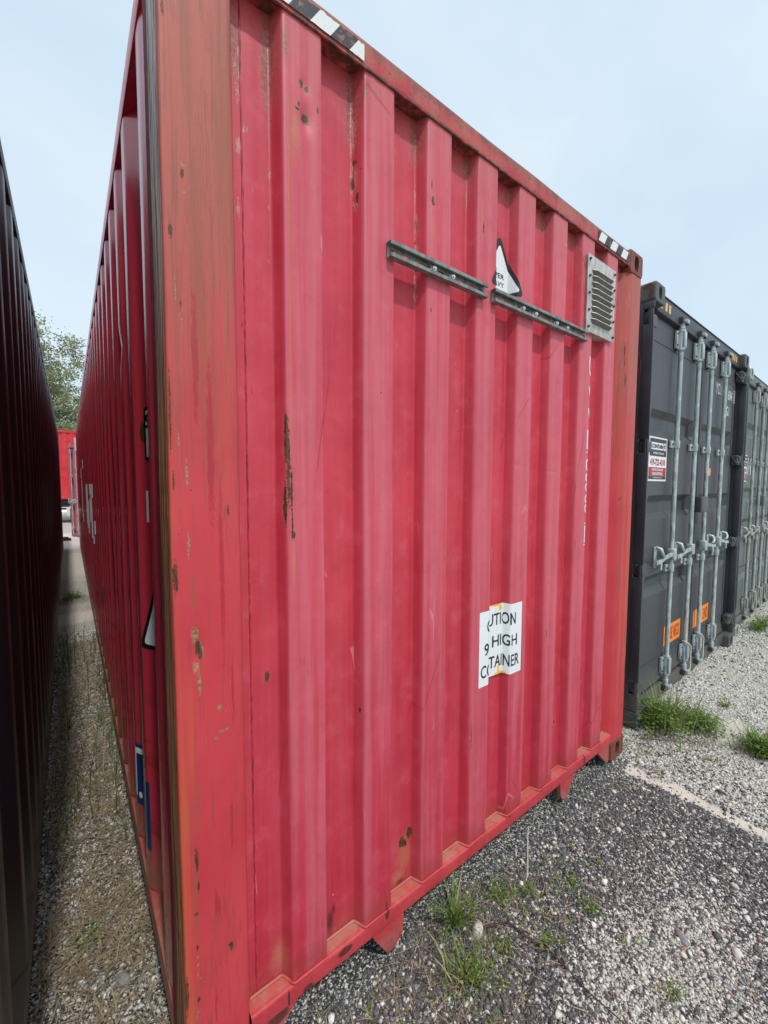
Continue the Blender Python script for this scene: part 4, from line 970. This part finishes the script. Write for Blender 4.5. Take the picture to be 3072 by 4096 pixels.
# ================================================================== far yard: container on a trailer
def far_yard():
    M = MAT; y0 = 21.1; zb = 1.00
    T = thing('shipping_container', (-6.5, y0, zb), 'bright red container riding on the black trailer at the end of the alley', 'shipping container', group='containers parked in the yard')
    mb = MB(); n = 44; pts = []
    for k in range(n): x = .2+k*.27; pts += [(x, .03), (x+.045, .0), (x+.17, .0), (x+.215, .03)]
    mb.grid(list(range(len(pts))), [.16, 2.80], lambda i, z: (pts[i][0], pts[i][1], z), 0, False); mb.build('side_wall', M['bright'], T)
    mb = MB(); mb.box(.17, 12.02, -.02, .06, 2.80, 2.89, 0, .006)
    for x in np.arange(.6, 12, .95): mb.box(x, x+.30, -.035, .05, 2.886, 2.905, 0, .006)
    mb.build('top_side_rail', M['bright'], T)
    mb = MB(); mb.box(.17, 12.02, -.02, .06, .0, .155, 0, .006); mb.box(.17, 12.02, -.026, -.019, .150, .160); mb.build('bottom_side_rail', M['bright'], T)
    for x in (0, 12.03):
        mb = MB(); mb.box(x, x+.16, -.02, .15, .12, 2.78, 0, .006); mb.build('corner_post', M['bright'], T)
        for z in (0, 2.778): mb = MB(); mb.box(x, x+.162, -.025, .15, z, z+.118, 0, .01); mb.build('corner_casting', M['redcast'], T)
    mb = MB(); mb.box(.02, 12.17, .08, 2.40, .1, 2.86); mb.build('body', M['bright'], T)
    C_ = thing('trailer_chassis', (-6.5, y0, 0), 'black trailer under the bright red container, with a pale round tank', 'trailer')
    mb = MB()
    for yy in (.0, 2.2): mb.box(.1, 12.1, yy+.05, yy+.18, .94, .995); mb.box(.1, 12.1, yy+.07, yy+.10, .72, .94); mb.box(.1, 12.1, yy+.05, yy+.18, .665, .72); mb.box(.1, 12.1, yy+.02, yy+.06, .835, .845)
    for x in np.arange(.4, 12, 1.2): mb.box(x, x+.10, .18, 2.25, .74, .94)
    mb.build('frame', M['chassis'], C_)
    mb = MB(); mb.tube([(5.15, .30, .38), (6.22, .30, .38)], .235, 24); mb.tube([(5.30, .30, .38), (5.34, .30, .38)], .242, 24); mb.tube([(6.0, .30, .38), (6.04, .30, .38)], .242, 24); mb.build('air_tank', M['tank'], C_)
    mb = MB(); mb.prism(round_poly([(6.33, .60), (6.42, .55), (6.51, .60), (6.51, .70), (6.33, .70)], .02, 3), 'y', .045, .05); mb.build('maker_badge', M['tank'], C_)
    mb = MB(); mb.box(6.34, 6.44, .10, .20, .02, .70, 0, .01); mb.box(6.28, 6.50, .02, .28, .0, .04, 0, .01); mb.tube([(6.39, .1, .45), (6.39, -.05, .45), (6.39, -.05, .30)], .02, 8); mb.build('landing_leg', M['chassis'], C_)
    for x in (1.2, 2.5, 10.4):
        for yy in (.12, 2.0):
            mb = MB(); mb.tube([(x, yy, .48), (x, yy+.28, .48)], .48, 26); w = mb.build('wheel', M['rubber'], C_)
            mb = MB(); mb.tube([(x, yy-.01, .48), (x, yy+.02, .48)], .26, 20); mb.build('rim', M['tank'], w)
    # dark wooden block lying near the black container
    mb = MB(); mb.box(-.12, .16, -.10, .10, 0, .07, 0, .010); mb.box(-.10, .10, -.06, .06, .0711, .11, 0, .010)
    b_ = mb.build('timber_block', simple('dark_dunnage_wood', (.045, .028, .022), .9, scale=20, var=.3)); b_.location = (-.34, 14.1, -.02); b_.rotation_euler = (0, 0, .15)
    tag(b_, 'dark timber blocks lying on the pale ground at the far end of the alley', 'timber block')
far_yard()

# ================================================================== ground
def region_pale(x, y):
    """share of pale stones: dark millings near the red container, pale gravel to the right and beyond"""
    n = mn.noise(Vector((x*1.3, y*1.6, 2.0)))*.35 + mn.noise(Vector((x*4, y*4, 5.0)))*.15
    p = .24+n*.40
    p += .60*math.exp(-(((x-1.30)/.45)**2+((y+.62)/.22)**2))
    e = min(1, max(0, (x-(2.28+n*.20))/.12)); p = p*(1-e)+e*.86
    if x < .1: p = .60+n*.3
    if y > 4.4: p = .7
    if y < -1.2: p = max(p, .5)
    return max(.05, min(.95, p))
def mat_ground():
    b = NB('gravel_ground'); X, Y, Z = b.sep()
    b.P = b.mapp((1, 1, 0))
    col = None
    n = b.noise(1.4, 4, .6); n3 = b.noise(4.5, 4, .6)
    nn = b.math('ADD', b.math('MULTIPLY', n, .6), b.math('MULTIPLY', n3, .4))
    right = b.rng(b.math('ADD', X, b.math('MULTIPLY', nn, .30)), 2.42, 2.52)
    farm = b.rng(b.math('ADD', Y, b.math('MULTIPLY', nn, .6)), 4.65, 4.85)
    pale = b.math('MAXIMUM', right, farm)
    yard = b.rng(Y, -1.4, -2.4); pale = b.math('MAXIMUM', pale, b.math('MULTIPLY', yard, .6))
    cpos = b.spots([(1.30, -.62, 0, .55, .28, 1), (.55, -.75, 0, .4, .2, 1)], n3, .5, .5)
    pale = b.math('MAXIMUM', pale, b.math('MULTIPLY', cpos, .45))
    def cells(scale, seed):
        v = b.n('ShaderNodeTexVoronoi'); v.inputs['Scale'].default_value = scale; b.l(b.mapp((1, 1, 0), (seed, seed*.7, 0)), v.inputs['Vector'])
        s = b.n('ShaderNodeSeparateColor'); b.l(v.outputs['Color'], s.inputs[0]); return v.outputs['Distance'], s.outputs
    # b.mapp above maps P again; both keep metres
    d1, c1 = cells(88, 3.3); d2, c2 = cells(210, 7.7)
    def stones(c, thr_dark, thr_pale):
        t = b.math('ADD', thr_dark, b.math('MULTIPLY', pale, thr_pale-thr_dark))
        isp = b.math('GREATER_THAN', t, c[0])
        dark = b.mix(c[1], (.036, .038, .044), (.13, .135, .146)); light = b.mix(c[2], (.42, .40, .345), (.82, .79, .70))
        return b.mix(isp, dark, light)
    s1 = stones(c1, .30, .88); s2 = stones(c2, .36, .90)
    use2 = b.rng(d1, .40, .52)
    col = b.mix(use2, s1, s2)
    gap = b.math('MULTIPLY', b.rng(d2, .45, .75), .55); col = b.mix(gap, col, b.mix(pale, (.045, .04, .036), (.34, .31, .25)))
    # smooth pale fines: the strip along x = 2.35 and sandy hollows
    xs = b.math('ABSOLUTE', b.math('SUBTRACT', b.math('ADD', X, b.math('MULTIPLY', b.math('SUBTRACT', n3, .5), .22)), 2.345))
    strip = b.math('MULTIPLY', b.rng(b.math('ADD', xs, b.math('MULTIPLY', b.noise(30, 4, .7), .03)), .085, .045), b.math('MULTIPLY', b.rng(Y, -.03, -.09), b.rng(Y, -.78, -.66)))
    sand = b.spots([(3.25, -.33, 0, .30, .10, 1), (3.7, -.5, 0, .4, .1, 1), (2.5, -.06, 0, .2, .05, 1), (-.2, 5.2, 0, .5, .35, 1), (-.1, 9.5, 0, .6, 2.2, 1), (-.1, 14.5, 0, 1.5, 2.5, 1)], n3, .5, .5)
    fines = b.math('MAXIMUM', strip, b.math('MULTIPLY', sand, .8))
    col = b.mix(fines, col, b.mix(n, (.64, .59, .50), (.80, .75, .66)))
    soil = b.math('MULTIPLY', b.spots([(2.46, .02, 0, .22, .09, 1), (2.85, -.05, 0, .5, .10, 1), (2.93, -.28, 0, .25, .10, 1), (.85, -.08, 0, .55, .14, 1), (.70, -.32, 0, .35, .14, 1), (.35, -.35, 0, .3, .2, 1), (-.17, 1.4, 0, .14, .9, 1), (-.2, 6.2, 0, .3, .35, 1), (.45, -.10, 0, .25, .07, 1)], n3, .5, .6), .55)
    col = b.mix(soil, col, (.16, .12, .085))
    # far concrete pad, pale
    h = b.math('ADD', b.math('MULTIPLY', b.math('MULTIPLY', b.math('SUBTRACT', 1, d1), .8), b.math('SUBTRACT', 1.0, fines)), b.math('MULTIPLY', b.math('SUBTRACT', 1, d2), .35))
    b.bump(h, .9, .012)
    return b.done(col, .88, 0, .3)
def ground_z(x, y):
    if abs(x) > 14 or y > 26 or y < -12: return -.022
    return -.018+.009*mn.noise(Vector((x*1.1, y*1.1, 0)))+.006*mn.noise(Vector((x*5, y*5, 1)))
def ground():
    mb = MB()
    def axis(a, b_, d): return list(np.arange(a, b_, d))
    xs = sorted(set([-300, -120, -50, -20, -8]+[round(v, 3) for v in axis(-4, -.4, .4)]+[round(v, 3) for v in axis(-.4, 4.2, .05)]+[round(v, 3) for v in axis(4.2, 12, .3)]+[20, 50, 120, 300]))
    ys = sorted(set([-300, -120, -40, -12, -6, -3]+[round(v, 3) for v in axis(-2, .6, .05)]+[round(v, 3) for v in axis(.6, 16, .25)]+[20, 40, 120, 400]))
    mb.grid(xs, ys, lambda x, y: (x, y, ground_z(x, y)), 0, True)
    tag(mb.build('ground', mat_ground()), kind='structure', label='gravel yard ground')
ground()

CAMP = np.array((-.18, -1.03, 1.613))
def mat_attr(name, rough=.85):
    b = NB(name); a = b.n('ShaderNodeVertexColor'); a.layer_name = 'Col'
    n = b.noise(220, 3, .6); col = b.mix(b.math('MULTIPLY', b.rng(n, .35, .7), .35), a.outputs[0], (.22, .2, .18))
    b.bump(n, .3, .002); return b.done(col, rough, 0, .35)
def ico():
    b = bmesh.new(); bmesh.ops.create_icosphere(b, subdivisions=1, radius=1); v = np.array([q.co[:] for q in b.verts]); f = np.array([[q.index for q in g.verts] for g in b.faces]); b.free(); return v, f
def rotmats(n):
    q = RNG.normal(size=(n, 4)); q /= np.linalg.norm(q, axis=1)[:, None]; w, x, y, z = q.T
    return np.stack([1-2*(y*y+z*z), 2*(x*y-z*w), 2*(x*z+y*w), 2*(x*y+z*w), 1-2*(x*x+z*z), 2*(y*z-x*w), 2*(x*z-y*w), 2*(y*z+x*w), 1-2*(x*x+y*y)], 1).reshape(n, 3, 3)
def stones_mesh(P, S, C, name, mat):
    """many pebbles in one mesh: P positions, S radii, C colours"""
    v, f = ico(); n = len(P); base = np.repeat(v[None], n, 0)
    base = base*(1+RNG.uniform(-.36, .30, (n, len(v), 1)))
    base = base*(np.stack([RNG.uniform(.8, 1.25, n), RNG.uniform(.65, 1.0, n), RNG.uniform(.45, .75, n)], 1)[:, None, :])
    Rm = rotmats(n); mixr = np.einsum('nij,nvj->nvi', Rm, base); th = RNG.uniform(0, 6.28, n)
    c, s = np.cos(th), np.sin(th); flat = base.copy(); flat[..., 0] = base[..., 0]*c[:, None]-base[..., 1]*s[:, None]; flat[..., 1] = base[..., 0]*s[:, None]+base[..., 1]*c[:, None]
    k = (RNG.uniform(0, 1, n) < .45)[:, None, None]; q = np.where(k, mixr, flat)*S[:, None, None]+P[:, None, :]
    V = q.reshape(-1, 3); F = (f[None]+(np.arange(n)*len(v))[:, None, None]).reshape(-1, 3)
    me = bpy.data.meshes.new(name); me.vertices.add(len(V)); me.vertices.foreach_set('co', V.ravel()); me.loops.add(F.size); me.loops.foreach_set('vertex_index', F.ravel().astype(np.int32))
    me.polygons.add(len(F)); me.polygons.foreach_set('loop_start', np.arange(0, F.size, 3, dtype=np.int32)); me.polygons.foreach_set('loop_total', np.full(len(F), 3, np.int32)); me.update()
    ca = me.color_attributes.new('Col', 'FLOAT_COLOR', 'POINT'); cc = np.ones((len(V), 4)); cc[:, :3] = np.repeat(C, len(v), 0); ca.data.foreach_set('color', cc.ravel())
    me.materials.append(mat); return link(name, me)
def gravel():
    pts = []; rad = []; col = []
    def sample(n, x0, x1, y0, y1, smin, smax, cond=None, pw=2.2):
        k = 0; tries = 0
        while k < n and tries < n*6:
            tries += 1
            x, y = random.uniform(x0, x1), random.uniform(y0, y1)
            if cond and not cond(x, y): continue
            if abs(x-2.345+.03*mn.noise(Vector((x*9, y*9, 3)))) < .042 and -.7 < y < -.06 and random.random() < .93: continue
            if 2.95 < x < 3.5 and abs(y+.33) < .08 and random.random() < .7: continue
            if y > .02 and not (-.33 < x < 0 or 2.44 < x < 2.76): 
                if y > .25 or x < 0: continue
            r = smin+(smax-smin)*random.random()**pw
            p = region_pale(x, y)
            if random.random() < p:
                g = random.uniform(.45, .86); w = random.uniform(.02, .10); c = (g, g*(1-w*.25), g*(1-w*1.6))
                if random.random() < .006: c = (.42, .26, .18)
            else:
                g = random.uniform(.035, .15) if random.random() < .75 else random.uniform(.15, .28); c = (g, g*1.01, g*1.08)
            pts.append((x, y, ground_z(x, y)+r*random.uniform(-.1, .38))); rad.append(r); col.append(c); k += 1
    sample(27000, .1, 2.5, -1.0, .03, .0025, .0092, pw=2.0)
    sample(24000, 2.2, 4.2, -.95, .10, .003, .0095, pw=1.8)
    sample(16000, 3.6, 8.0, -.8, .30, .005, .014)
    sample(13000, -.33, .0, .1, 2.2, .002, .0085, pw=1.8)
    sample(6000, -.33, .0, 2.2, 4.6, .005, .012)
    sample(420, .2, 2.4, -1.0, .0, .008, .017, pw=2)
    sample(260, 2.3, 6.5, -.9, .0, .010, .022, pw=2.2)
    k1 = len(pts); sample(1500, 2.28, 2.9, -.85, .0, .004, .011, lambda x, y: random.random() < math.exp(-(x-2.28)/.22))
    for i in range(k1, len(pts)): g = random.uniform(.04, .15); col[i] = (g, g*1.01, g*1.07)
    k0 = len(pts); sample(2600, .25, 2.28, -.75, .02, .0045, .0125, lambda x, y: region_pale(x, y) < .34, pw=2)
    for i in range(k0, len(pts)): g = random.uniform(.035, .12); col[i] = (g, g*1.02, g*1.1)
    o = stones_mesh(np.array(pts), np.array(rad), np.array(col), 'gravel', mat_attr('pebble_stone'))
    tag(o, 'loose grey, black and cream gravel covering the yard', 'gravel', kind='stuff')
gravel()
def big_stone(x, y, sx, sy, sz, c, label, rz=0.0, seed=0):
    b = bmesh.new(); bmesh.ops.create_icosphere(b, subdivisions=3, radius=1)
    for v in b.verts:
        n = v.co.copy(); d = 1+.22*mn.noise(n*1.3+Vector((seed, 0, 0)))+.08*mn.noise(n*4+Vector((0, seed, 0))); v.co = (n.x*sx*d, n.y*sy*d, n.z*sz*d)
    mb = MB(); mb.bm(b, 0, True); o = mb.build('stone', simple('stone_%d' % seed, c, .85, scale=40, var=.18)); o.location = (x, y, ground_z(x, y)+sz*.35); o.rotation_euler = (0, 0, rz)
    tag(o, label, 'stone')
big_stone(1.53, -.585, .030, .014, .013, (.30, .30, .30), 'long speckled grey stone lying on the gravel at the lower right', .9, 1)
big_stone(1.735, -.500, .012, .010, .010, (.62, .66, .68), 'bluish white round stone on the dark gravel', .2, 2)
big_stone(-.095, .485, .019, .030, .014, (.30, .32, .32), 'smooth grey oval stone on the alley floor near the red corner post', .3, 3)
big_stone(.95, -.125, .030, .020, .020, (.56, .54, .48), 'angular cream stone below the sill beside the grass tuft', .5, 4)
big_stone(1.62, -.72, .018, .014, .012, (.68, .66, .62), 'large white stone at the bottom right corner', .1, 5)

# ================================================================== plants
def mat_leaf(name, c1, c2, scale=30):
    b = NB(name); a = b.n('ShaderNodeVertexColor'); a.layer_name = 'Col'
    b.set(b.p.inputs['Base Color'], a.outputs[0]); b.p.inputs['Roughness'].default_value = .55; b.p.inputs['Specular IOR Level'].default_value = .35
    tr = b.n('ShaderNodeBsdfTranslucent'); b.l(a.outputs[0], tr.inputs[0]); mx = b.n('ShaderNodeMixShader'); mx.inputs[0].default_value = .35
    out = b.t.nodes['Material Output']; b.l(b.p.outputs[0], mx.inputs[1]); b.l(tr.outputs[0], mx.inputs[2]); b.l(mx.outputs[0], out.inputs[0]); return b.m
LEAF = mat_leaf('leaf_green', 0, 0)
def blades_mesh(B, name, parent=None):
    """B: list of (base, azimuth, length, lean, droop, width, colour): curved tapering blades"""
    V = []; F = []; C = []; seg = 5
    for (p, az, ln, lean, droop, w, c) in B:
        o = len(V); d = Vector((math.cos(az), math.sin(az), 0)); sd = Vector((-d.y, d.x, 0)); q = Vector(p); ang = lean
        for k in range(seg+1):
            t = k/seg; ww = w*(1-t**1.6)*(.6+.8*min(1, t*3) if t < .33 else 1); 
            V.append(tuple(q-sd*ww)); V.append(tuple(q+sd*ww)); C += [c, c]
            q = q+(d*math.sin(ang)+Vector((0, 0, math.cos(ang))))*(ln/seg); ang += droop/seg
        for k in range(seg): F.append((o+2*k, o+2*k+1, o+2*k+3, o+2*k+2))
    return raw_mesh(V, F, C, name, parent)
def raw_mesh(V, F, C, name, parent=None, mat=None):
    me = bpy.data.meshes.new(name); me.from_pydata(V, [], F); ca = me.color_attributes.new('Col', 'FLOAT_COLOR', 'POINT')
    cc = np.ones((len(V), 4)); cc[:, :3] = np.array(C); ca.data.foreach_set('color', cc.ravel()); me.materials.append(mat or LEAF)
    me.polygons.foreach_set('use_smooth', [True]*len(me.polygons)); me.update(); return link(name, me, parent)
def gcol(v=0):
    t = random.random(); a = (.075, .15, .025); b_ = (.28, .40, .09)
    return tuple(x+(y-x)*t for x, y in zip(a, b_))
def scol(): t = random.uniform(.5, 1.1); return (.54*t, .44*t, .28*t)
def leaf_cluster(V, F, C, p, r, n, size, col):
    """small three-lobed leaves around p"""
    for _ in range(n):
        q = Vector(p)+Vector((random.gauss(0, r), random.gauss(0, r), abs(random.gauss(0, r*.7)))); a = random.uniform(0, 6.28); tilt = random.uniform(-.9, .9)
        d = Vector((math.cos(a), math.sin(a), math.sin(tilt)*.8)).normalized(); s = d.cross(Vector((random.uniform(-.5, .5), random.uniform(-.5, .5), 1))).normalized(); z = size*random.uniform(.6, 1.3); o = len(V)
        V += [tuple(q), tuple(q+d*z*.5+s*z*.38), tuple(q+d*z), tuple(q+d*z*.5-s*z*.38)]; F.append((o, o+1, o+2, o+3)); c = col(); C += [c]*4
def weed(name, cx, cy, rad, nb, nl, lab, cat, h=.12, leaf=.014, dead=.15, ell=1.0, group=None):
    T = thing(name, (cx, cy, ground_z(cx, cy)), lab, cat, group=group)
    B = []
    for _ in range(nb):
        a = random.uniform(0, 6.28); r = rad*abs(random.gauss(0, .42)); L_ = h*random.uniform(.5, 1.25)
        c = scol() if random.random() < dead else gcol(); B.append(((math.cos(a)*r, math.sin(a)*r*ell, 0), a+random.gauss(0, .8), L_, random.uniform(.05, .7), random.uniform(.3, 1.7), random.uniform(.0010, .0028)*(1+h*3), c))
    if B: blades_mesh(B, 'grass_blades', T)
    if nl:
        V, F, C = [], [], []
        for _ in range(max(3, nl//14)):
            a = random.uniform(0, 6.28); r = rad*random.random()**.7*(.7+.5*mn.noise(Vector((math.cos(a)*1.7, math.sin(a)*1.7, rad*40)))); leaf_cluster(V, F, C, (math.cos(a)*r, math.sin(a)*r*ell, .012+(h*.55*random.random()*(1-r/rad*.6) if h > .09 else 0)), .018+rad*.06, 14, leaf, gcol)
        raw_mesh(V, F, C, 'leaves', T)
    return T
weed('weed_patch', 2.95, -.02, .24, 330, 1500, 'dense green weed patch with long grass at the foot of the dark grey container', 'weeds', .27, .020, .22, .8)
weed('weed_patch', 3.14, -.19, .20, 170, 1000, 'low leafy weeds spreading out in front of the dark grey container', 'weeds', .15, .018, .35, .7)
weed('grass_tuft', 3.10, -.52, .12, 260, 600, 'bright green grass tuft at the right edge of the pale gravel', 'grass tuft', .17, .02, .1)
weed('grass_tuft', 3.62, -.22, .035, 26, 50, 'tiny green weed alone on the pale gravel', 'weeds', .07, .012, .1)
weed('grass_tuft', .90, -.055, .065, 70, 60, 'tall grass tuft growing under the sill near the left tunnel foot', 'grass tuft', .17, .010, .22)
weed('grass_tuft', .80, -.20, .14, 62, 260, 'sprawling grass tuft at the bottom centre in front of the sill', 'grass tuft', .10, .010, .35)
weed('grass_tuft', 1.13, -.08, .05, 24, 120, 'small leafy weed on gravel right of the tall grass tuft', 'weeds', .05, .010, .2)
for i, (x, y, lab) in enumerate(((1.42, -.24, 'small sprig with paired leaves on the dark gravel below the sill'), (1.36, -.33, 'little yellow green weed in the middle of the dark gravel'), (1.12, -.30, 'low weed beside the brown twig'), (.62, -.27, 'star shaped seedling near the bottom edge'), (.55, -.20, 'moss like weed close to the sill at the bottom left of the gravel'), (1.30, -.62, 'weed sprig on pale gravel at the bottom'), (.98, -.22, 'clump of tiny weeds between the grass tufts and the twig'), (1.22, -.16, 'faint green sprig below the pale dry stalk'), (.70, -.42, 'flat leafy weed at the very bottom edge'))):
    weed('weed', x, y, .028, 10, 46, lab, 'weeds', .04, .011, .1)
weed('grass_tuft', 6.05, .02, .26, 160, 260, 'grass growing at the foot of the pale green grey container', 'grass tuft', .22, .02, .15, .35)
weed('weed', -.18, .70, .02, 4, 40, 'small clover like weed on the alley floor', 'weeds', .03, .013, .1)
weed('grass_tuft', -.20, 6.3, .16, 120, 160, 'dark grass patch across the alley floor', 'grass tuft', .16, .02, .15, 1.6)
def stuff_plants():
    # dry straw lying in the alley and along the sill
    B = []
    def straw(n, x0, x1, y0, y1, l0, l1, w=(.0008, .0022)):
        for _ in range(n):
            x, y = random.uniform(x0, x1), random.uniform(y0, y1); B.append(((x, y, ground_z(x, y)+random.uniform(.004, .022)), random.gauss(.6, .9) if random.random() < .7 else random.uniform(0, 6.28), random.uniform(l0, l1), random.uniform(1.42, 1.62), random.uniform(-.12, .12), random.uniform(*w), scol()))
    straw(3800, -.32, -.01, .55, 4.2, .04, .16); straw(700, -.32, -.01, .12, .8, .03, .14); straw(650, .2, 1.3, -.36, .0, .02, .09, (.0006, .0014)); straw(260, .2, .9, -.7, -.2, .02, .08, (.0006, .0014)); straw(120, 2.4, 3.3, -.30, .06, .04, .15); straw(90, 1.3, 2.4, -.5, .0, .03, .09); straw(90, .3, 1.6, -.8, -.2, .02, .07)
    o = blades_mesh(B, 'straw'); tag(o, 'dry straw and dead grass scattered on the ground', 'straw', kind='stuff')
    B = []
    for _ in range(210):
        x = random.choice((random.uniform(-.31, -.01), random.gauss(-.035, .02), random.gauss(-.25, .05))); x = max(-.32, min(-.005, x)); y = random.uniform(1.1, 4.2)
        c = tuple(v*.7 for v in gcol()) if random.random() < .75 else scol(); B.append(((x, y, -.03), random.uniform(0, 6.28), random.uniform(.10, .42), random.uniform(.0, .16), random.uniform(.1, .8), random.uniform(.0012, .0030), c))
    o = blades_mesh(B, 'alley_grass'); tag(o, 'thin tall grass stems growing between the two long containers', 'grass', kind='stuff')
def sprigs():
    V, F, C = [], [], []; B = []
    for _ in range(95):
        x = random.choice((random.gauss(.85, .28), random.gauss(1.35, .18), random.gauss(2.85, .3))); y = -.04-abs(random.gauss(0, .26)) if x < 2 else random.gauss(-.20, .12)
        if x < .15 or (x > 2.2 and x < 2.4): continue
        leaf_cluster(V, F, C, (x, y, ground_z(x, y)+.004), .010, random.randint(5, 16), .009, gcol)
        for _ in range(random.randint(0, 5)): B.append(((x, y, ground_z(x, y)), random.uniform(0, 6.28), random.uniform(.03, .09), random.uniform(.3, 1.0), random.uniform(.2, 1.0), .0012, gcol() if random.random() < .6 else scol()))
    tag(raw_mesh(V, F, C, 'seedlings'), 'scattered tiny green seedlings between the stones', 'seedlings', kind='stuff'); tag(blades_mesh(B, 'sparse_grass'), 'sparse thin grass blades between the stones', 'grass', kind='stuff')
stuff_plants(); sprigs()
def twig(pts, r, c, lab, name='twig'):
    P = []
    for a, b_ in zip(pts[:-1], pts[1:]):
        for k in range(6): t = k/6; P.append([a[i]+(b_[i]-a[i])*t for i in range(2)])
    P.append(list(pts[-1])); Q = [(p[0]+.006*mn.noise(Vector((i*.4, 1, 0))), p[1]+.006*mn.noise(Vector((i*.4, 5, 0))), ground_z(p[0], p[1])+.012+.006*mn.noise(Vector((i*.5, 0, 9)))) for i, p in enumerate(P)]
    n = len(Q); mb = MB(); mb.tube(Q, [r*(1-.6*i/n) for i in range(n)], 6)
    for i in range(4, n-2, 7): a = Vector(Q[i]); mb.tube([a, a+Vector((.02*(-1)**i, .03, .010)), a+Vector((.035*(-1)**i, .05, .016))], [r*.5, r*.4, r*.2], 5)
    tag(mb.build(name, simple(name+'_bark', c, .8, scale=60)), lab, 'twig')
twig([(.93, -.12), (1.06, -.17), (1.10, -.33), (1.09, -.45), (1.10, -.60)], .0040, (.06, .032, .028), 'long dark brown twig running across the gravel to the bottom edge')
twig([(1.02, -.33), (.90, -.36), (.80, -.45), (.76, -.55)], .0022, (.07, .04, .03), 'thin dark stem curving left of the long twig')
twig([(2.70, .00), (2.78, -.10), (2.88, -.22), (2.98, -.26)], .0035, (.16, .11, .08), 'curved brown stem on the ground in front of the weed patch')
def leaning_stick(lab):
    mb = MB(); mb.tube([(1.30, -.10, ground_z(1.3, -.1)), (1.315, -.09, .03), (1.335, -.075, .10), (1.345, -.07, .145)], [.0045, .0035, .003, .002], 6); mb.tube([(1.30, -.10, -.02), (1.26, -.12, -.012)], .003, 5)
    tag(mb.build('dry_stalk', simple('pale_dry_stalk', (.60, .53, .42), .8)), lab, 'stalk')
leaning_stick('pale dry stalk standing up from the dark gravel')

# ================================================================== tree
def tree(cx, cy, h, rad, lab, zc0, nleaf, seed, lean=0):
    rs = random.Random(seed); T = thing('tree', (cx, cy, -.03), lab, 'tree')
    mb = MB(); tips = []
    def branch(p, d, ln, r, lv):
        pts = [p]; rr = [r]; q = p.copy(); dd = d.copy()
        for k in range(5):
            dd = (dd+Vector((rs.gauss(0, .13), rs.gauss(0, .13), rs.gauss(.03, .08)))).normalized(); q = q+dd*ln/5; pts.append(q.copy()); rr.append(r*(1-.13*(k+1)))
            if lv > 1 and k > 1: tips.append(q.copy())
        mb.tube(pts, rr, 7 if lv < 2 else 4, 0)
        if lv >= 4: return
        nb = (7, 5, 5, 4)[lv] if lv < 4 else 0
        for i in range(nb):
            t = rs.uniform(.35, 1); k = int(t*5); b0 = pts[min(k, 5)]; az = rs.uniform(0, 6.28); side = Vector((math.cos(az), math.sin(az), rs.uniform(-.1, .5)))
            nd = (dd*.6+side*.85).normalized(); branch(b0, nd, ln*rs.uniform(.5, .72), rr[min(k, 5)]*.55, lv+1)
    branch(Vector((0, 0, 0)), Vector((lean, 0, 1)).normalized(), h*.42, .22, 0)
    mb.build('trunk', simple('tree_bark_%d' % seed, (.12, .095, .075), .9, scale=12), T)
    V, F, C = [], [], []
    cl = rs.sample(tips, min(240, len(tips)))
    while len(cl) < 640:
        a = rs.uniform(0, 6.28); u = rs.uniform(-1, 1); r_ = rs.random()**.45; s = math.sqrt(1-u*u); cl.append(Vector((rad*s*math.cos(a)*r_, rad*s*math.sin(a)*r_, zc0+(h-zc0)/2+u*(h-zc0)/2*r_)))
    rs.shuffle(cl); per = nleaf//len(cl)
    for c in cl:
        sz = rs.uniform(.25, .60)
        if mn.noise(c*.55) < -.12: continue
        tone = .65+.6*rs.random()
        for _ in range(per):
            q = c+Vector((rs.gauss(0, sz), rs.gauss(0, sz), rs.gauss(0, sz*.5))); a = rs.uniform(0, 6.28); n_ = Vector((rs.gauss(0, 1), rs.gauss(0, 1), rs.gauss(0, 1))).normalized(); u = n_.orthogonal().normalized(); w = n_.cross(u); u, w = u*math.cos(a)+w*math.sin(a), w*math.cos(a)-u*math.sin(a); L_ = rs.uniform(.07, .14); o = len(V)
            V += [tuple(q-u*L_), tuple(q+w*L_*.5), tuple(q+u*L_), tuple(q-w*L_*.5)]; F.append((o, o+1, o+2, o+3)); g = tone*rs.uniform(.8, 1.2); C += [(.27*g, .30*g, .15*g)]*4
    raw_mesh(V, F, C, 'crown', T)
tree(-1.75, 44, 15.6, 3.6, 'tall leafy tree with an open crown rising behind the alley', 3.0, 56000, 5)
tree(3.0, 52, 10.5, 4.5, 'lower shady tree behind the bright red container', 2.0, 30000, 9)
tree(-6.5, 50, 9.5, 4.5, 'broad low tree hidden mostly by the black container', 2.0, 12000, 12)
